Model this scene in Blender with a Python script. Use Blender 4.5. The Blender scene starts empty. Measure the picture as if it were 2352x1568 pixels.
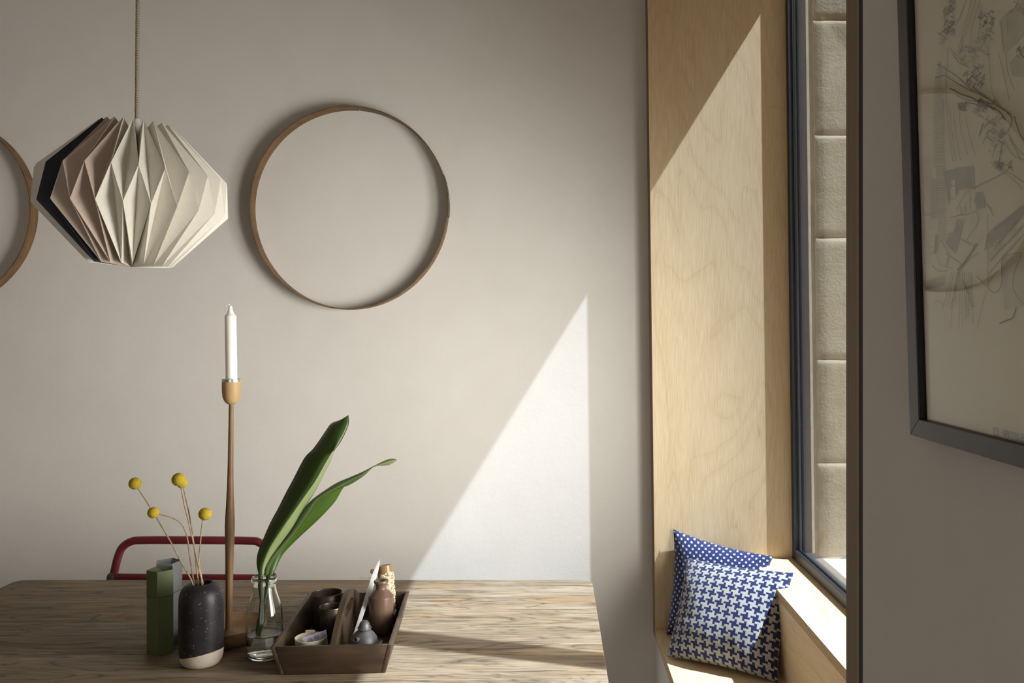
import bpy, bmesh, math, random
from mathutils import Vector, Matrix, noise as mnoise
C = bpy.context.scene.collection
scene = bpy.context.scene
PI = math.pi
random.seed(7)

# ------------------------------------------------------------------ camera, sky, sun, exposure
FPX, VX, VY, CZ = 2050.0, 1265.0, 750.0, 1.41        # focal length and vanishing point in photo pixels, eye height
cam_d = bpy.data.cameras.new('camera')
cam = bpy.data.objects.new('camera', cam_d); C.objects.link(cam)
cam.location = (0, 0, CZ); cam.rotation_euler = (PI/2, 0, 0)
cam_d.sensor_width = 36; cam_d.lens = 36*FPX/2352
cam_d.shift_x = -(VX-1176)/2352; cam_d.shift_y = -(784-VY)/2352
cam_d.clip_start = 0.02
scene.camera = cam

world = bpy.data.worlds.new('sky'); scene.world = world; world.use_nodes = True
bg = world.node_tree.nodes['Background']
bg.inputs[0].default_value = (1.0, 0.955, 0.89, 1); bg.inputs[1].default_value = 1.3

sun_d = bpy.data.lights.new('sun', 'SUN'); sun = bpy.data.objects.new('sun', sun_d); C.objects.link(sun)
SUN_DIR = Vector((-1, 1/3.2, -1.62))
sun.rotation_euler = SUN_DIR.to_track_quat('-Z', 'Y').to_euler()
sun.location = (6, 0, 9)
sun_d.energy = 10.5; sun_d.color = (0.85, 0.965, 1.15); sun_d.angle = math.radians(0.53)

# added fill lamp just outside the tall side window, stands in for daylight
fill_lamp_d = bpy.data.lights.new('window_fill', 'AREA'); day = bpy.data.objects.new('window_fill', fill_lamp_d); C.objects.link(day)
fill_lamp_d.shape = 'RECTANGLE'; fill_lamp_d.size = 0.85; fill_lamp_d.size_y = 0.90
day.location = (0.83, 1.43, 1.18)
dq = Vector((-1, 0.66, 0.0)).normalized()
day.rotation_euler = dq.to_track_quat('-Z', 'Y').to_euler()
fill_lamp_d.energy = 15.5; fill_lamp_d.color = (1.0, 0.975, 0.94); fill_lamp_d.spread = math.radians(86)

scene.view_settings.view_transform = 'Standard'
scene.view_settings.look = 'None'
scene.view_settings.gamma = 1
scene.view_settings.use_curve_mapping = False
scene.view_settings.exposure = 0.12
scene.cycles.use_denoising = True
scene.cycles.max_bounces = 14
scene.cycles.diffuse_bounces = 8
scene.cycles.sample_clamp_indirect = 6

# ------------------------------------------------------------------ helpers
def P(px, py, Y):
    """World point at depth Y seen at photograph pixel (px, py)."""
    return Vector(((px-VX)*Y/FPX, Y, CZ-(py-VY)*Y/FPX))

def worg(o):
    v = Vector((0, 0, 0))
    while o is not None:
        v += o.location; o = o.parent
    return v

def tag(o, label=None, cat=None, group=None, kind=None):
    if label: o['label'] = label
    if cat: o['category'] = cat
    if group: o['group'] = group
    if kind: o['kind'] = kind
    return o

def thing(name, label, cat, loc, group=None):
    o = bpy.data.objects.new(name, None); C.objects.link(o)
    o.location = loc; o.empty_display_size = 0.05
    return tag(o, label, cat, group)

def obj(name, bm, mat, parent=None, org=None, smooth=False, label=None, kind=None, solid=None, sub=0):
    """World-space bmesh -> one mesh object; local to parent, or with its origin at org."""
    base = worg(parent) if parent else Vector(org or (0, 0, 0))
    bmesh.ops.translate(bm, verts=bm.verts, vec=-base)
    bmesh.ops.recalc_face_normals(bm, faces=bm.faces)
    me = bpy.data.meshes.new(name); bm.to_mesh(me); bm.free()
    for m in (mat if isinstance(mat, (list, tuple)) else [mat]): me.materials.append(m)
    if smooth:
        for p in me.polygons: p.use_smooth = True
        if smooth != 'all': me.set_sharp_from_angle(angle=math.radians(38))
    o = bpy.data.objects.new(name, me); C.objects.link(o)
    if parent: o.parent = parent
    else: o.location = base
    if label: o['label'] = label
    if kind: o['kind'] = kind
    if solid:
        s = o.modifiers.new('thickness', 'SOLIDIFY'); s.thickness = solid; s.offset = 0
    if sub:
        s = o.modifiers.new('subdiv', 'SUBSURF'); s.levels = sub; s.render_levels = sub
    return o

def box(x0, x1, y0, y1, z0, z1, bev=0.0, seg=2, bm=None):
    b = bmesh.new()
    bmesh.ops.create_cube(b, size=1)
    for v in b.verts:
        v.co = Vector((x0 if v.co.x < 0 else x1, y0 if v.co.y < 0 else y1, z0 if v.co.z < 0 else z1))
    if bev > 0:
        bmesh.ops.bevel(b, geom=list(b.edges), offset=bev, segments=seg, affect='EDGES', profile=0.6)
    return merge(bm, b)

def merge(bm, b):
    if bm is None: return b
    me = bpy.data.meshes.new('tmp'); b.to_mesh(me); b.free(); bm.from_mesh(me); bpy.data.meshes.remove(me)
    return bm

def faces(verts, fs, bm=None):
    b = bmesh.new()
    vs = [b.verts.new(v) for v in verts]
    for f in fs:
        try: b.faces.new([vs[i] for i in f])
        except ValueError: pass
    return merge(bm, b)

def lathe(prof, c=(0, 0, 0), seg=48, axis=Vector((0, 0, 1)), bm=None):
    """prof: (radius, height) list, spun about axis through c."""
    b = bmesh.new(); c = Vector(c); axis = Vector(axis).normalized()
    q = Vector((0, 0, 1)).rotation_difference(axis)
    rings = []
    for r, h in prof:
        if r <= 1e-6: rings.append([b.verts.new(c + q @ Vector((0, 0, h)))])
        else: rings.append([b.verts.new(c + q @ Vector((r*math.cos(2*PI*i/seg), r*math.sin(2*PI*i/seg), h))) for i in range(seg)])
    for a, d in zip(rings, rings[1:]):
        for i in range(seg):
            j = (i+1) % seg
            q4 = [a[i % len(a)], a[j % len(a)], d[j % len(d)], d[i % len(d)]]
            u = []
            for v in q4:
                if v not in u: u.append(v)
            if len(u) > 2:
                try: b.faces.new(u)
                except ValueError: pass
    return merge(bm, b)

def smooth_path(pts, n=8):
    pts = [Vector(p) for p in pts]; out = []
    for i in range(len(pts)-1):
        p0 = pts[max(i-1, 0)]; p1 = pts[i]; p2 = pts[i+1]; p3 = pts[min(i+2, len(pts)-1)]
        for k in range(n):
            t = k/n
            out.append(0.5*((2*p1)+(p2-p0)*t+(2*p0-5*p1+4*p2-p3)*t*t+(3*p1-p0-3*p2+p3)*t**3))
    out.append(pts[-1]); return out

def tube(path, r, seg=10, bm=None, caps=True, closed=False):
    b = bmesh.new(); path = [Vector(p) for p in path]; n = len(path)
    rr = r if isinstance(r, (list, tuple)) else [r]*n
    up = None; rings = []
    for i, p in enumerate(path):
        t = ((path[(i+1) % n]-path[i-1]) if closed else (path[min(i+1, n-1)]-path[max(i-1, 0)])).normalized()
        if up is None:
            up = Vector((0, 0, 1)) if abs(t.z) < 0.9 else Vector((1, 0, 0))
        s = t.cross(up).normalized(); up = s.cross(t).normalized()
        rad = rr[min(int(i*len(rr)/n), len(rr)-1)] if len(rr) != n else rr[i]
        rings.append([b.verts.new(p + rad*(math.cos(2*PI*k/seg)*s+math.sin(2*PI*k/seg)*up)) for k in range(seg)])
    for i in range(n if closed else n-1):
        a, d = rings[i], rings[(i+1) % n]
        for k in range(seg):
            b.faces.new([a[k], a[(k+1) % seg], d[(k+1) % seg], d[k]])
    if caps and not closed:
        b.faces.new(rings[0]); b.faces.new(rings[-1][::-1])
    return merge(bm, b)

LEAN = 0.0125
def lean(bm, k=LEAN, z0=0.482):
    for v in bm.verts: v.co.x -= k*(v.co.z-z0)
    return bm

# ------------------------------------------------------------------ materials
class NT:
    def __init__(s, name):
        s.m = bpy.data.materials.new(name); s.m.use_nodes = True
        s.t = s.m.node_tree; s.b = s.t.nodes['Principled BSDF']; s.out = s.t.nodes['Material Output']
    def n(s, typ, **kw):
        nd = s.t.nodes.new(typ)
        for k, v in kw.items(): setattr(nd, k, v)
        return nd
    def put(s, sock, v):
        if isinstance(v, bpy.types.NodeSocket): s.t.links.new(v, sock)
        elif isinstance(v, (tuple, list)) and len(v) == 3 and sock.type == 'RGBA': sock.default_value = (*v, 1)
        else: sock.default_value = v
    def coord(s, which='Object'): return s.n('ShaderNodeTexCoord').outputs[which]
    def rnd(s): return s.n('ShaderNodeObjectInfo').outputs['Random']
    def map(s, v, sc=(1, 1, 1), loc=(0, 0, 0), rot=(0, 0, 0)):
        m = s.n('ShaderNodeMapping'); s.put(m.inputs[0], v)
        s.put(m.inputs[1], loc); m.inputs[2].default_value = rot; m.inputs[3].default_value = sc
        return m.outputs[0]
    def noise(s, v, sc=5, det=3, ro=0.5, dist=0):
        m = s.n('ShaderNodeTexNoise'); s.put(m.inputs['Vector'], v)
        m.inputs['Scale'].default_value = sc; m.inputs['Detail'].default_value = det
        m.inputs['Roughness'].default_value = ro; m.inputs['Distortion'].default_value = dist
        return m.outputs['Fac']
    def voro(s, v, sc=5, feat='F1', out='Distance'):
        m = s.n('ShaderNodeTexVoronoi', feature=feat); s.put(m.inputs['Vector'], v); m.inputs['Scale'].default_value = sc
        return m.outputs[out]
    def math(s, op, a, b=0.0, clamp=False):
        m = s.n('ShaderNodeMath', operation=op, use_clamp=clamp); s.put(m.inputs[0], a); s.put(m.inputs[1], b)
        return m.outputs[0]
    def ramp(s, f, stops, interp='LINEAR'):
        m = s.n('ShaderNodeValToRGB'); s.put(m.inputs[0], f); e = m.color_ramp.elements; m.color_ramp.interpolation = interp
        while len(e) < len(stops): e.new(0.5)
        for i, (p, c) in enumerate(stops):
            e[i].position = p; e[i].color = (c, c, c, 1) if isinstance(c, (int, float)) else (*c, 1)
        return m.outputs[0]
    def mix(s, f, a, b, mode='MIX'):
        m = s.n('ShaderNodeMix', data_type='RGBA', blend_type=mode)
        s.put(m.inputs[0], f); s.put(m.inputs[6], a); s.put(m.inputs[7], b); return m.outputs[2]
    def sep(s, v):
        m = s.n('ShaderNodeSeparateXYZ'); s.put(m.inputs[0], v); return m.outputs
    def bump(s, h, st=0.3, d=0.01):
        m = s.n('ShaderNodeBump'); s.put(m.inputs['Height'], h); m.inputs['Strength'].default_value = st; m.inputs['Distance'].default_value = d
        s.t.links.new(m.outputs[0], s.b.inputs['Normal'])
    def fin(s, col, rough=0.6, metal=0.0, spec=0.4):
        s.put(s.b.inputs['Base Color'], col); s.put(s.b.inputs['Roughness'], rough)
        s.put(s.b.inputs['Metallic'], metal); s.b.inputs['Specular IOR Level'].default_value = spec
        return s.m

def mat_plain(name, col, rough=0.6, metal=0.0, spec=0.4, var=0.12, sc=40, bump=0.0):
    t = NT(name); c = t.coord()
    f = t.noise(c, sc, 4)
    lo = tuple(x*(1-var) for x in col); hi = tuple(min(1, x*(1+var)) for x in col)
    if bump: t.bump(f, bump, 0.003)
    return t.fin(t.ramp(f, [(0.3, lo), (0.7, hi)]), rough, metal, spec)

def mat_plaster(name, a, b):
    t = NT(name); c = t.coord()
    f = t.noise(c, 1.6, 5, 0.6, 0.6)
    g = t.noise(t.map(c, (1, 1, 1)), 9, 5, 0.65)
    col = t.ramp(t.math('ADD', t.math('MULTIPLY', f, 0.7), t.math('MULTIPLY', g, 0.3)), [(0.3, a), (0.7, b)])
    h = t.math('ADD', t.noise(c, 420, 2), t.math('MULTIPLY', t.noise(c, 55, 4, 0.6), 1.6))
    t.bump(h, 0.12, 0.002)
    return t.fin(col, 0.85, 0, 0.25)

def mat_ply(name, stops, axis='z', freq=15.0, sc=2.6):
    """Birch face veneer: contour lines of a stretched noise field run along the axis."""
    t = NT(name); c = t.map(t.coord(), (1, 1, 1), (3.1, 1.7, 0.4))
    s = {'z': (sc, sc, sc*0.22), 'y': (sc, sc*0.22, sc), 'x': (sc*0.22, sc, sc)}[axis]
    f = {'z': (70, 70, 4), 'y': (70, 4, 70), 'x': (4, 70, 70)}[axis]
    base = t.noise(t.map(c, s), 1.5, 2.5, 0.55, 0.5)
    band = t.math('FRACT', t.math('MULTIPLY', base, freq))
    line = t.ramp(band, [(0.0, 0.0), (0.12, 0.75), (0.6, 1.0), (1.0, 0.55)])
    fib = t.noise(t.map(c, f), 4, 3, 0.6)
    big = t.noise(t.map(c, s), 0.9, 3)
    v = t.math('ADD', t.math('MULTIPLY', line, 0.13), t.math('ADD', t.math('MULTIPLY', fib, 0.50), t.math('MULTIPLY', big, 0.50)))
    col = t.ramp(v, stops)
    fleck = t.ramp(t.noise(t.map(c, {'z': (30, 30, 7), 'y': (30, 7, 30), 'x': (7, 30, 30)}[axis]), 1.0, 2), [(0.72, 0.0), (0.8, 0.5)])
    col = t.mix(fleck, col, (0.42, 0.27, 0.13))
    t.bump(v, 0.05, 0.002)
    return t.fin(col, 0.55, 0, 0.35)

def mat_plyedge(name, comp, pitch=0.0045, k=1.0):
    t = NT(name); c = t.coord(); x = t.sep(c)[comp]
    w = t.math('FRACT', t.math('MULTIPLY', x, 1/pitch/2))
    n = t.noise(t.map(c, tuple(300 if i == comp else 14 for i in range(3))), 1, 4, 0.6)
    a = t.ramp(w, [(0.0, (0.42*k, 0.30*k, 0.185*k)), (0.46, (0.46*k, 0.33*k, 0.21*k)), (0.52, (0.36*k, 0.26*k, 0.165*k)), (0.95, (0.38*k, 0.27*k, 0.17*k))])
    col = t.mix(t.ramp(n, [(0.35, 0.0), (0.75, 0.5)]), a, (0.24*k, 0.165*k, 0.10*k))
    return t.fin(col, 0.7, 0, 0.25)

def mat_table():
    t = NT('worn_table_wood'); oc = t.coord(); r = t.rnd()
    off = t.n('ShaderNodeCombineXYZ'); t.put(off.inputs[0], t.math('MULTIPLY', r, 3.7)); t.put(off.inputs[1], t.math('MULTIPLY', r, 9.1))
    c = t.map(oc, (1, 1, 1), off.outputs[0])
    base = t.noise(t.map(c, (1.0, 8.5, 8.5)), 1.2, 3, 0.5, 0.7)           # broad growth figure
    band = t.math('FRACT', t.math('MULTIPLY', base, 17))
    line = t.ramp(band, [(0.0, 0.0), (0.07, 0.55), (0.25, 0.95), (0.75, 1.0), (0.94, 0.6), (1.0, 0.0)])
    fib = t.noise(t.map(c, (7, 230, 230)), 1.0, 5, 0.75)
    fib2 = t.noise(t.map(c, (4.0, 62, 62)), 1.0, 7, 0.75, 0.9)
    wear = t.noise(t.map(c, (2.2, 7.0, 7.0)), 1.6, 8, 0.70, 0.9)
    v = t.math('ADD', t.math('MULTIPLY', line, 0.13), t.math('ADD', t.math('MULTIPLY', fib, 0.36), t.math('ADD', t.math('MULTIPLY', fib2, 0.44), t.math('MULTIPLY', wear, 0.36))))
    col = t.ramp(v, [(0.50, (0.036, 0.025, 0.015)), (0.60, (0.105, 0.074, 0.045)), (0.68, (0.178, 0.130, 0.081)), (0.84, (0.31, 0.24, 0.160))])
    # warm unworn patches of old finish
    pat = t.noise(t.map(c, (3.2, 11, 11), (5, 2, 0)), 1.5, 6, 0.65, 1.0)
    col = t.mix(t.ramp(pat, [(0.55, 0.0), (0.66, 0.62)]), col, (0.27, 0.150, 0.062))
    # pale scrubbed patches
    pal = t.noise(t.map(c, (2.6, 9, 9), (1, 8, 0)), 1.7, 5, 0.6, 0.6)
    col = t.mix(t.ramp(pal, [(0.54, 0.0), (0.70, 0.45)]), col, (0.34, 0.275, 0.195))
    # dark cracks and hairlines along the grain
    ck = t.noise(t.map(c, (3.2, 130, 130), (1, 3, 0)), 1.0, 5, 0.68, 0.6)
    col = t.mix(t.ramp(ck, [(0.58, 0.0), (0.66, 0.8)]), col, (0.034, 0.024, 0.016))
    sp = t.voro(t.map(c, (9, 30, 30)), 1.0)
    col = t.mix(t.ramp(sp, [(0.04, 0.55), (0.11, 0.0)]), col, (0.05, 0.038, 0.026))
    t.bump(v, 0.35, 0.003)
    return t.fin(col, t.ramp(wear, [(0.3, 0.5), (0.7, 0.72)]), 0, 0.3)

def mat_wood(name, dark, light, axis='z', sc=1.0, rough=0.5, contrast=1.0):
    t = NT(name); c = t.coord()
    s = {'z': (30, 30, 3), 'y': (30, 3, 30), 'x': (3, 30, 30)}[axis]
    f = t.noise(t.map(c, tuple(x*sc for x in s)), 1.5, 5, 0.65, 0.8)
    g = t.noise(c, 18*sc, 4)
    v = t.math('ADD', t.math('MULTIPLY', f, 0.65), t.math('MULTIPLY', g, 0.35))
    t.bump(v, 0.12, 0.002)
    return t.fin(t.ramp(v, [(0.32, dark), (0.68, light)]), rough, 0, 0.35)

def mat_stone(name, cols):
    t = NT(name); oc = t.coord(); r = t.rnd()
    off = t.n('ShaderNodeCombineXYZ'); t.put(off.inputs[0], t.math('MULTIPLY', r, 20)); t.put(off.inputs[2], t.math('MULTIPLY', r, 31))
    c = t.map(oc, (1, 1, 1), off.outputs[0])
    f = t.noise(c, 6, 6, 0.62, 0.6); g = t.noise(c, 130, 3, 0.6)
    col = t.ramp(t.math('ADD', t.math('MULTIPLY', f, 0.72), t.math('MULTIPLY', g, 0.28)), [(0.32, cols[0]), (0.5, cols[1]), (0.7, cols[2])])
    t.bump(t.math('ADD', g, t.noise(c, 40, 4, 0.65)), 0.32, 0.005)
    return t.fin(col, 0.9, 0, 0.2)

def mat_glass(name, ior=1.5, col=(1, 1, 1), rough=0.0):
    t = NT(name); t.t.nodes.remove(t.b)
    g = t.n('ShaderNodeBsdfGlass'); g.inputs['Color'].default_value = (*col, 1); g.inputs['Roughness'].default_value = rough; g.inputs['IOR'].default_value = ior
    t.t.links.new(g.outputs[0], t.out.inputs[0]); return t.m

def mat_pane(name, f0=0.02, tint=(0.985, 0.995, 0.99)):
    """Flat clear pane: straight-through transparency plus a Fresnel mirror."""
    t = NT(name); t.t.nodes.remove(t.b)
    tr = t.n('ShaderNodeBsdfTransparent'); tr.inputs[0].default_value = (*tint, 1)
    gl = t.n('ShaderNodeBsdfGlossy'); gl.inputs['Roughness'].default_value = 0.0
    lw = t.n('ShaderNodeLayerWeight'); f5 = t.math('POWER', lw.outputs['Facing'], 5.0)
    fr = t.math('ADD', t.math('MULTIPLY', f5, 1-f0), f0).node          # Schlick reflectance
    mx = t.n('ShaderNodeMixShader'); t.t.links.new(fr.outputs[0], mx.inputs[0]); t.t.links.new(tr.outputs[0], mx.inputs[1]); t.t.links.new(gl.outputs[0], mx.inputs[2])
    t.t.links.new(mx.outputs[0], t.out.inputs[0]); return t.m

def weave(kind, blue, white, n):
    """Woven cloth on the UV map, n threads across; houndstooth or scattered square dots."""
    t = NT('cloth_'+kind); uv = t.coord('UV')
    jit = t.n('ShaderNodeTexNoise'); t.put(jit.inputs['Vector'], uv); jit.inputs['Scale'].default_value = n*1.6; jit.inputs['Detail'].default_value = 1
    va = t.n('ShaderNodeVectorMath', operation='MULTIPLY_ADD'); t.put(va.inputs[0], jit.outputs['Color']); va.inputs[1].default_value = (0.55/n, 0.55/n, 0); t.put(va.inputs[2], uv)
    u = t.sep(va.outputs[0]); a = t.math('MULTIPLY', u[0], n); b = t.math('MULTIPLY', u[1], n)
    i = t.math('FLOOR', a); j = t.math('FLOOR', b)
    if kind == 'houndstooth':
        A_ = t.math('LESS_THAN', t.math('FLOORED_MODULO', i, 8), 3.5); B_ = t.math('LESS_THAN', t.math('FLOORED_MODULO', j, 8), 3.5)
        si = t.math('LESS_THAN', t.math('FLOORED_MODULO', i, 4), 1.5); sj = t.math('LESS_THAN', t.math('FLOORED_MODULO', j, 4), 1.5)
        df = t.math('ABSOLUTE', t.math('SUBTRACT', si, sj)); sm = t.math('SUBTRACT', 1, df)
        f = t.math('ADD', t.math('MULTIPLY', A_, B_), t.math('ADD', t.math('MULTIPLY', t.math('MULTIPLY', t.math('SUBTRACT', 1, A_), B_), sm),
                   t.math('MULTIPLY', t.math('MULTIPLY', A_, t.math('SUBTRACT', 1, B_)), df)))
    else:
        f = t.math('LESS_THAN', t.math('FLOORED_MODULO', t.math('ADD', i, t.math('MULTIPLY', j, 2)), 5), 0.5)
        fa = t.math('FRACT', a); fb = t.math('FRACT', b)
        ins = t.math('MULTIPLY', t.math('GREATER_THAN', fa, 0.06), t.math('GREATER_THAN', fb, 0.06))
        f = t.math('MULTIPLY', f, ins)
    thr = t.noise(t.map(uv, (n*1.0, n*7, 1)), 1.0, 3, 0.7)
    thr2 = t.noise(uv, n*3.0, 3, 0.7)
    w = t.mix(thr, tuple(x*0.62 for x in white), white)
    bl = t.mix(thr2, tuple(x*0.6 for x in blue), tuple(x*1.25 for x in blue))
    col = t.mix(f, bl, w)
    h = t.math('ADD', t.math('MULTIPLY', f, 0.7), t.math('ADD', thr, thr2))
    t.bump(h, 0.6, 0.0015)
    m = t.fin(col, 0.85, 0, 0.2)
    t.b.inputs['Sheen Weight'].default_value = 0.15
    return m

M = {}
M['wall'] = mat_plaster('pale_plaster', (0.60, 0.558, 0.515), (0.66, 0.62, 0.578))
M['wall_r'] = mat_plaster('pale_plaster_side', (0.60, 0.558, 0.515), (0.66, 0.62, 0.578))
M['ceil'] = mat_plain('ceiling_paint', (0.72, 0.69, 0.64), 0.9, var=0.03)
M['floor'] = mat_plain('grey_floor', (0.34, 0.29, 0.235), 0.6, var=0.15, sc=6)
PLY = [(0.34, (0.51, 0.355, 0.195)), (0.55, (0.63, 0.465, 0.275)), (0.76, (0.73, 0.575, 0.375))]
M['ply'] = mat_ply('birch_ply', PLY, 'z')
M['ply_h'] = mat_ply('birch_ply_flat', PLY, 'y')
M['edge_y'] = mat_plyedge('ply_edge_y', 1, 0.0045, 0.62)
M['edge_z'] = mat_plyedge('ply_edge_z', 2, 0.0032, 1.2)
M['table'] = mat_table()
M['tray'] = mat_wood('dark_tray_wood', (0.022, 0.013, 0.008), (0.082, 0.050, 0.029), 'x', 1.0, 0.5)
M['tray_y'] = mat_wood('dark_tray_wood_long', (0.022, 0.014, 0.009), (0.098, 0.062, 0.037), 'y', 1.0, 0.5)
M['walnut'] = mat_wood('stem_wood', (0.125, 0.067, 0.030), (0.245, 0.145, 0.068), 'z', 1.0, 0.45)
M['oak'] = mat_wood('cup_wood', (0.36, 0.225, 0.095), (0.50, 0.34, 0.155), 'z', 1.4, 0.5)
M['dish'] = mat_wood('dish_wood', (0.165, 0.092, 0.042), (0.33, 0.205, 0.105), 'x', 1.2, 0.4)
M['hoop'] = mat_wood('hoop_wood', (0.065, 0.036, 0.014), (0.205, 0.115, 0.045), 'z', 0.8, 0.5)
M['hoop_dark'] = mat_plain('hoop_strap', (0.055, 0.04, 0.028), 0.5, var=0.3)
M['frame'] = mat_plain('dark_window_frame', (0.017, 0.019, 0.023), 0.45, 0.0, 0.5)
M['frame_g'] = mat_plain('grey_window_frame', (0.085, 0.085, 0.09), 0.5, 0.0, 0.5)
M['gasket'] = mat_plain('black_gasket', (0.01, 0.01, 0.011), 0.6)
M['gap_shade'] = mat_plain('dark_gap_shade', (0.028, 0.021, 0.014), 0.8)  # shade of the gap, put in as a dark colour
M['pane'] = mat_pane('window_pane')
M['pglass'] = mat_pane('picture_glass', 0.02)
M['stone'] = mat_stone('sandstone', [(0.31, 0.25, 0.175), (0.43, 0.355, 0.255), (0.53, 0.455, 0.345)])
M['mortar'] = mat_stone('mortar', [(0.26, 0.24, 0.22), (0.36, 0.335, 0.30), (0.46, 0.43, 0.38)])
M['bead'] = mat_plain('timber_bead', (0.62, 0.51, 0.34), 0.7, var=0.1)
M['sill'] = mat_plain('stone_sill', (0.60, 0.57, 0.52), 0.8, var=0.08, sc=20)
M['pave'] = mat_plain('pavement_stone', (0.42, 0.37, 0.31), 0.9, var=0.12, sc=3)
M['paper_c'] = mat_plain('cream_paper', (0.70, 0.66, 0.58), 0.75, var=0.03, sc=60)
M['paper_b'] = mat_plain('beige_paper', (0.50, 0.40, 0.325), 0.75, var=0.04, sc=60)
M['paper_n'] = mat_plain('navy_paper', (0.022, 0.022, 0.034), 0.7, var=0.08, sc=60)
M['cord'] = mat_plain('textile_cord', (0.29, 0.235, 0.17), 0.85, var=0.35, sc=600)
M['wax'] = mat_plain('white_wax', (0.83, 0.80, 0.75), 0.45, var=0.01)
M['wax'].node_tree.nodes['Principled BSDF'].inputs['Subsurface Weight'].default_value = 0.15
M['alu'] = mat_plain('aluminium', (0.72, 0.72, 0.73), 0.28, 1.0, var=0.03)
M['red'] = mat_plain('red_enamel', (0.105, 0.011, 0.017), 0.32, 0.0, 0.5, var=0.25, sc=14)
M['capdark'] = mat_plain('dark_cap', (0.03, 0.032, 0.026), 0.5)
M['green_box'] = mat_plain('green_card', (0.085, 0.102, 0.040), 0.55, var=0.06)
M['grey_box'] = mat_plain('grey_card', (0.155, 0.155, 0.16), 0.5, var=0.06)
M['bottle'] = mat_glass('clear_glass', 1.45, (0.97, 0.985, 0.975))
M['water'] = mat_glass('water', 1.33)
M['pewter'] = mat_plain('pewter', (0.15, 0.152, 0.16), 0.52, 0.55, var=0.3, sc=60)
M['tin'] = mat_plain('old_tin', (0.125, 0.10, 0.08), 0.36, 0.7, var=0.4, sc=40)
M['stoneware'] = mat_wood('brown_stoneware', (0.085, 0.05, 0.034), (0.20, 0.125, 0.09), 'z', 0.5, 0.27)
M['ceramic'] = mat_plain('cream_ceramic', (0.70, 0.63, 0.50), 0.4, var=0.05)
M['card'] = mat_plain('lilac_card', (0.56, 0.55, 0.74), 0.7, var=0.02)
M['ink'] = mat_plain('black_ink', (0.035, 0.035, 0.045), 0.7)
M['bone'] = mat_plain('white_bone', (0.74, 0.73, 0.74), 0.35, var=0.04)
M['twine'] = mat_plain('natural_twine', (0.60, 0.51, 0.375), 0.9, var=0.25, sc=300)
M['horn'] = mat_wood('amber_horn', (0.16, 0.085, 0.03), (0.52, 0.34, 0.16), 'z', 0.7, 0.2)
M['flower'] = mat_plain('yellow_florets', (0.43, 0.315, 0.022), 0.95, var=0.35, sc=900, bump=0.3)
M['straw'] = mat_plain('dry_stem', (0.33, 0.235, 0.14), 0.85, var=0.3, sc=120)
M['cushA'] = weave('houndstooth', (0.017, 0.023, 0.098), (0.52, 0.51, 0.47), 96)
M['cushB'] = weave('dots', (0.017, 0.025, 0.105), (0.55, 0.54, 0.50), 46)
M['pframe'] = mat_plain('grey_picture_frame', (0.048, 0.046, 0.046), 0.42, var=0.08)
M['pblack'] = mat_plain('black_rebate', (0.008, 0.006, 0.005), 0.7)
M['paper'] = mat_plain('drawing_paper', (0.78, 0.68, 0.525), 0.9, spec=0.1, var=0.03, sc=8)
M['ink1'] = mat_plain('pencil_grey', (0.42, 0.37, 0.305), 0.95, spec=0.1)
M['ink2'] = mat_plain('pencil_dark', (0.27, 0.24, 0.205), 0.95, spec=0.1)
M['wash_g'] = mat_plain('grey_wash', (0.46, 0.405, 0.335), 0.95, spec=0.1, var=0.1, sc=60)
M['wash_b'] = mat_plain('brown_wash', (0.47, 0.395, 0.28), 0.95, spec=0.1)
M['wash_l'] = mat_plain('pale_wash', (0.64, 0.56, 0.44), 0.95, spec=0.1)
M['titleink'] = mat_plain('lilac_ink', (0.46, 0.405, 0.36), 0.95, spec=0.1)

def mat_leaf(name, a, b):
    t = NT(name); c = t.coord('UV')
    st = t.noise(t.map(c, (60, 1.5, 1)), 1.0, 3)
    m = t.fin(t.ramp(st, [(0.3, a), (0.7, b)]), 0.38, 0, 0.5)
    tl = t.n('ShaderNodeBsdfTranslucent'); tl.inputs[0].default_value = (b[0]*1.6, b[1]*1.8, b[2], 1)
    mx = t.n('ShaderNodeMixShader'); mx.inputs[0].default_value = 0.22
    t.t.links.new(t.b.outputs[0], mx.inputs[1]); t.t.links.new(tl.outputs[0], mx.inputs[2]); t.t.links.new(mx.outputs[0], t.out.inputs[0])
    return m
M['leaf'] = mat_leaf('dark_leaf', (0.022, 0.042, 0.006), (0.044, 0.076, 0.011))
M['leaf2'] = mat_leaf('bright_leaf', (0.038, 0.082, 0.007), (0.062, 0.118, 0.011))
M['leaf_u'] = mat_leaf('leaf_underside', (0.20, 0.25, 0.10), (0.27, 0.325, 0.145))
M['leaf_m'] = mat_leaf('leaf_upper_fold', (0.085, 0.13, 0.045), (0.12, 0.17, 0.065))

def mat_vase():
    t = NT('speckled_glaze'); c = t.coord()
    f = t.noise(c, 14, 3)
    col = t.ramp(f, [(0.3, (0.010, 0.008, 0.008)), (0.7, (0.024, 0.021, 0.024))])
    d = t.voro(c, 165); d2 = t.noise(c, 40, 2)
    s = t.math('MULTIPLY', t.ramp(d, [(0.10, 1.0), (0.17, 0.0)]), t.ramp(d2, [(0.42, 0.0), (0.5, 1.0)]))
    col = t.mix(s, col, (0.30, 0.245, 0.18))
    return t.fin(col, 0.42, 0, 0.3)
M['glaze'] = mat_vase()
def mat_bare():
    t = NT('bare_stoneware'); c = t.coord(); d = t.voro(c, 210); d2 = t.noise(c, 60, 2)
    s = t.math('MULTIPLY', t.ramp(d, [(0.12, 1.0), (0.2, 0.0)]), t.ramp(d2, [(0.5, 0.0), (0.6, 1.0)]))
    return t.fin(t.mix(s, (0.50, 0.43, 0.345), (0.07, 0.05, 0.04)), 0.8, 0, 0.3)
M['bare'] = mat_bare()
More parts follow.
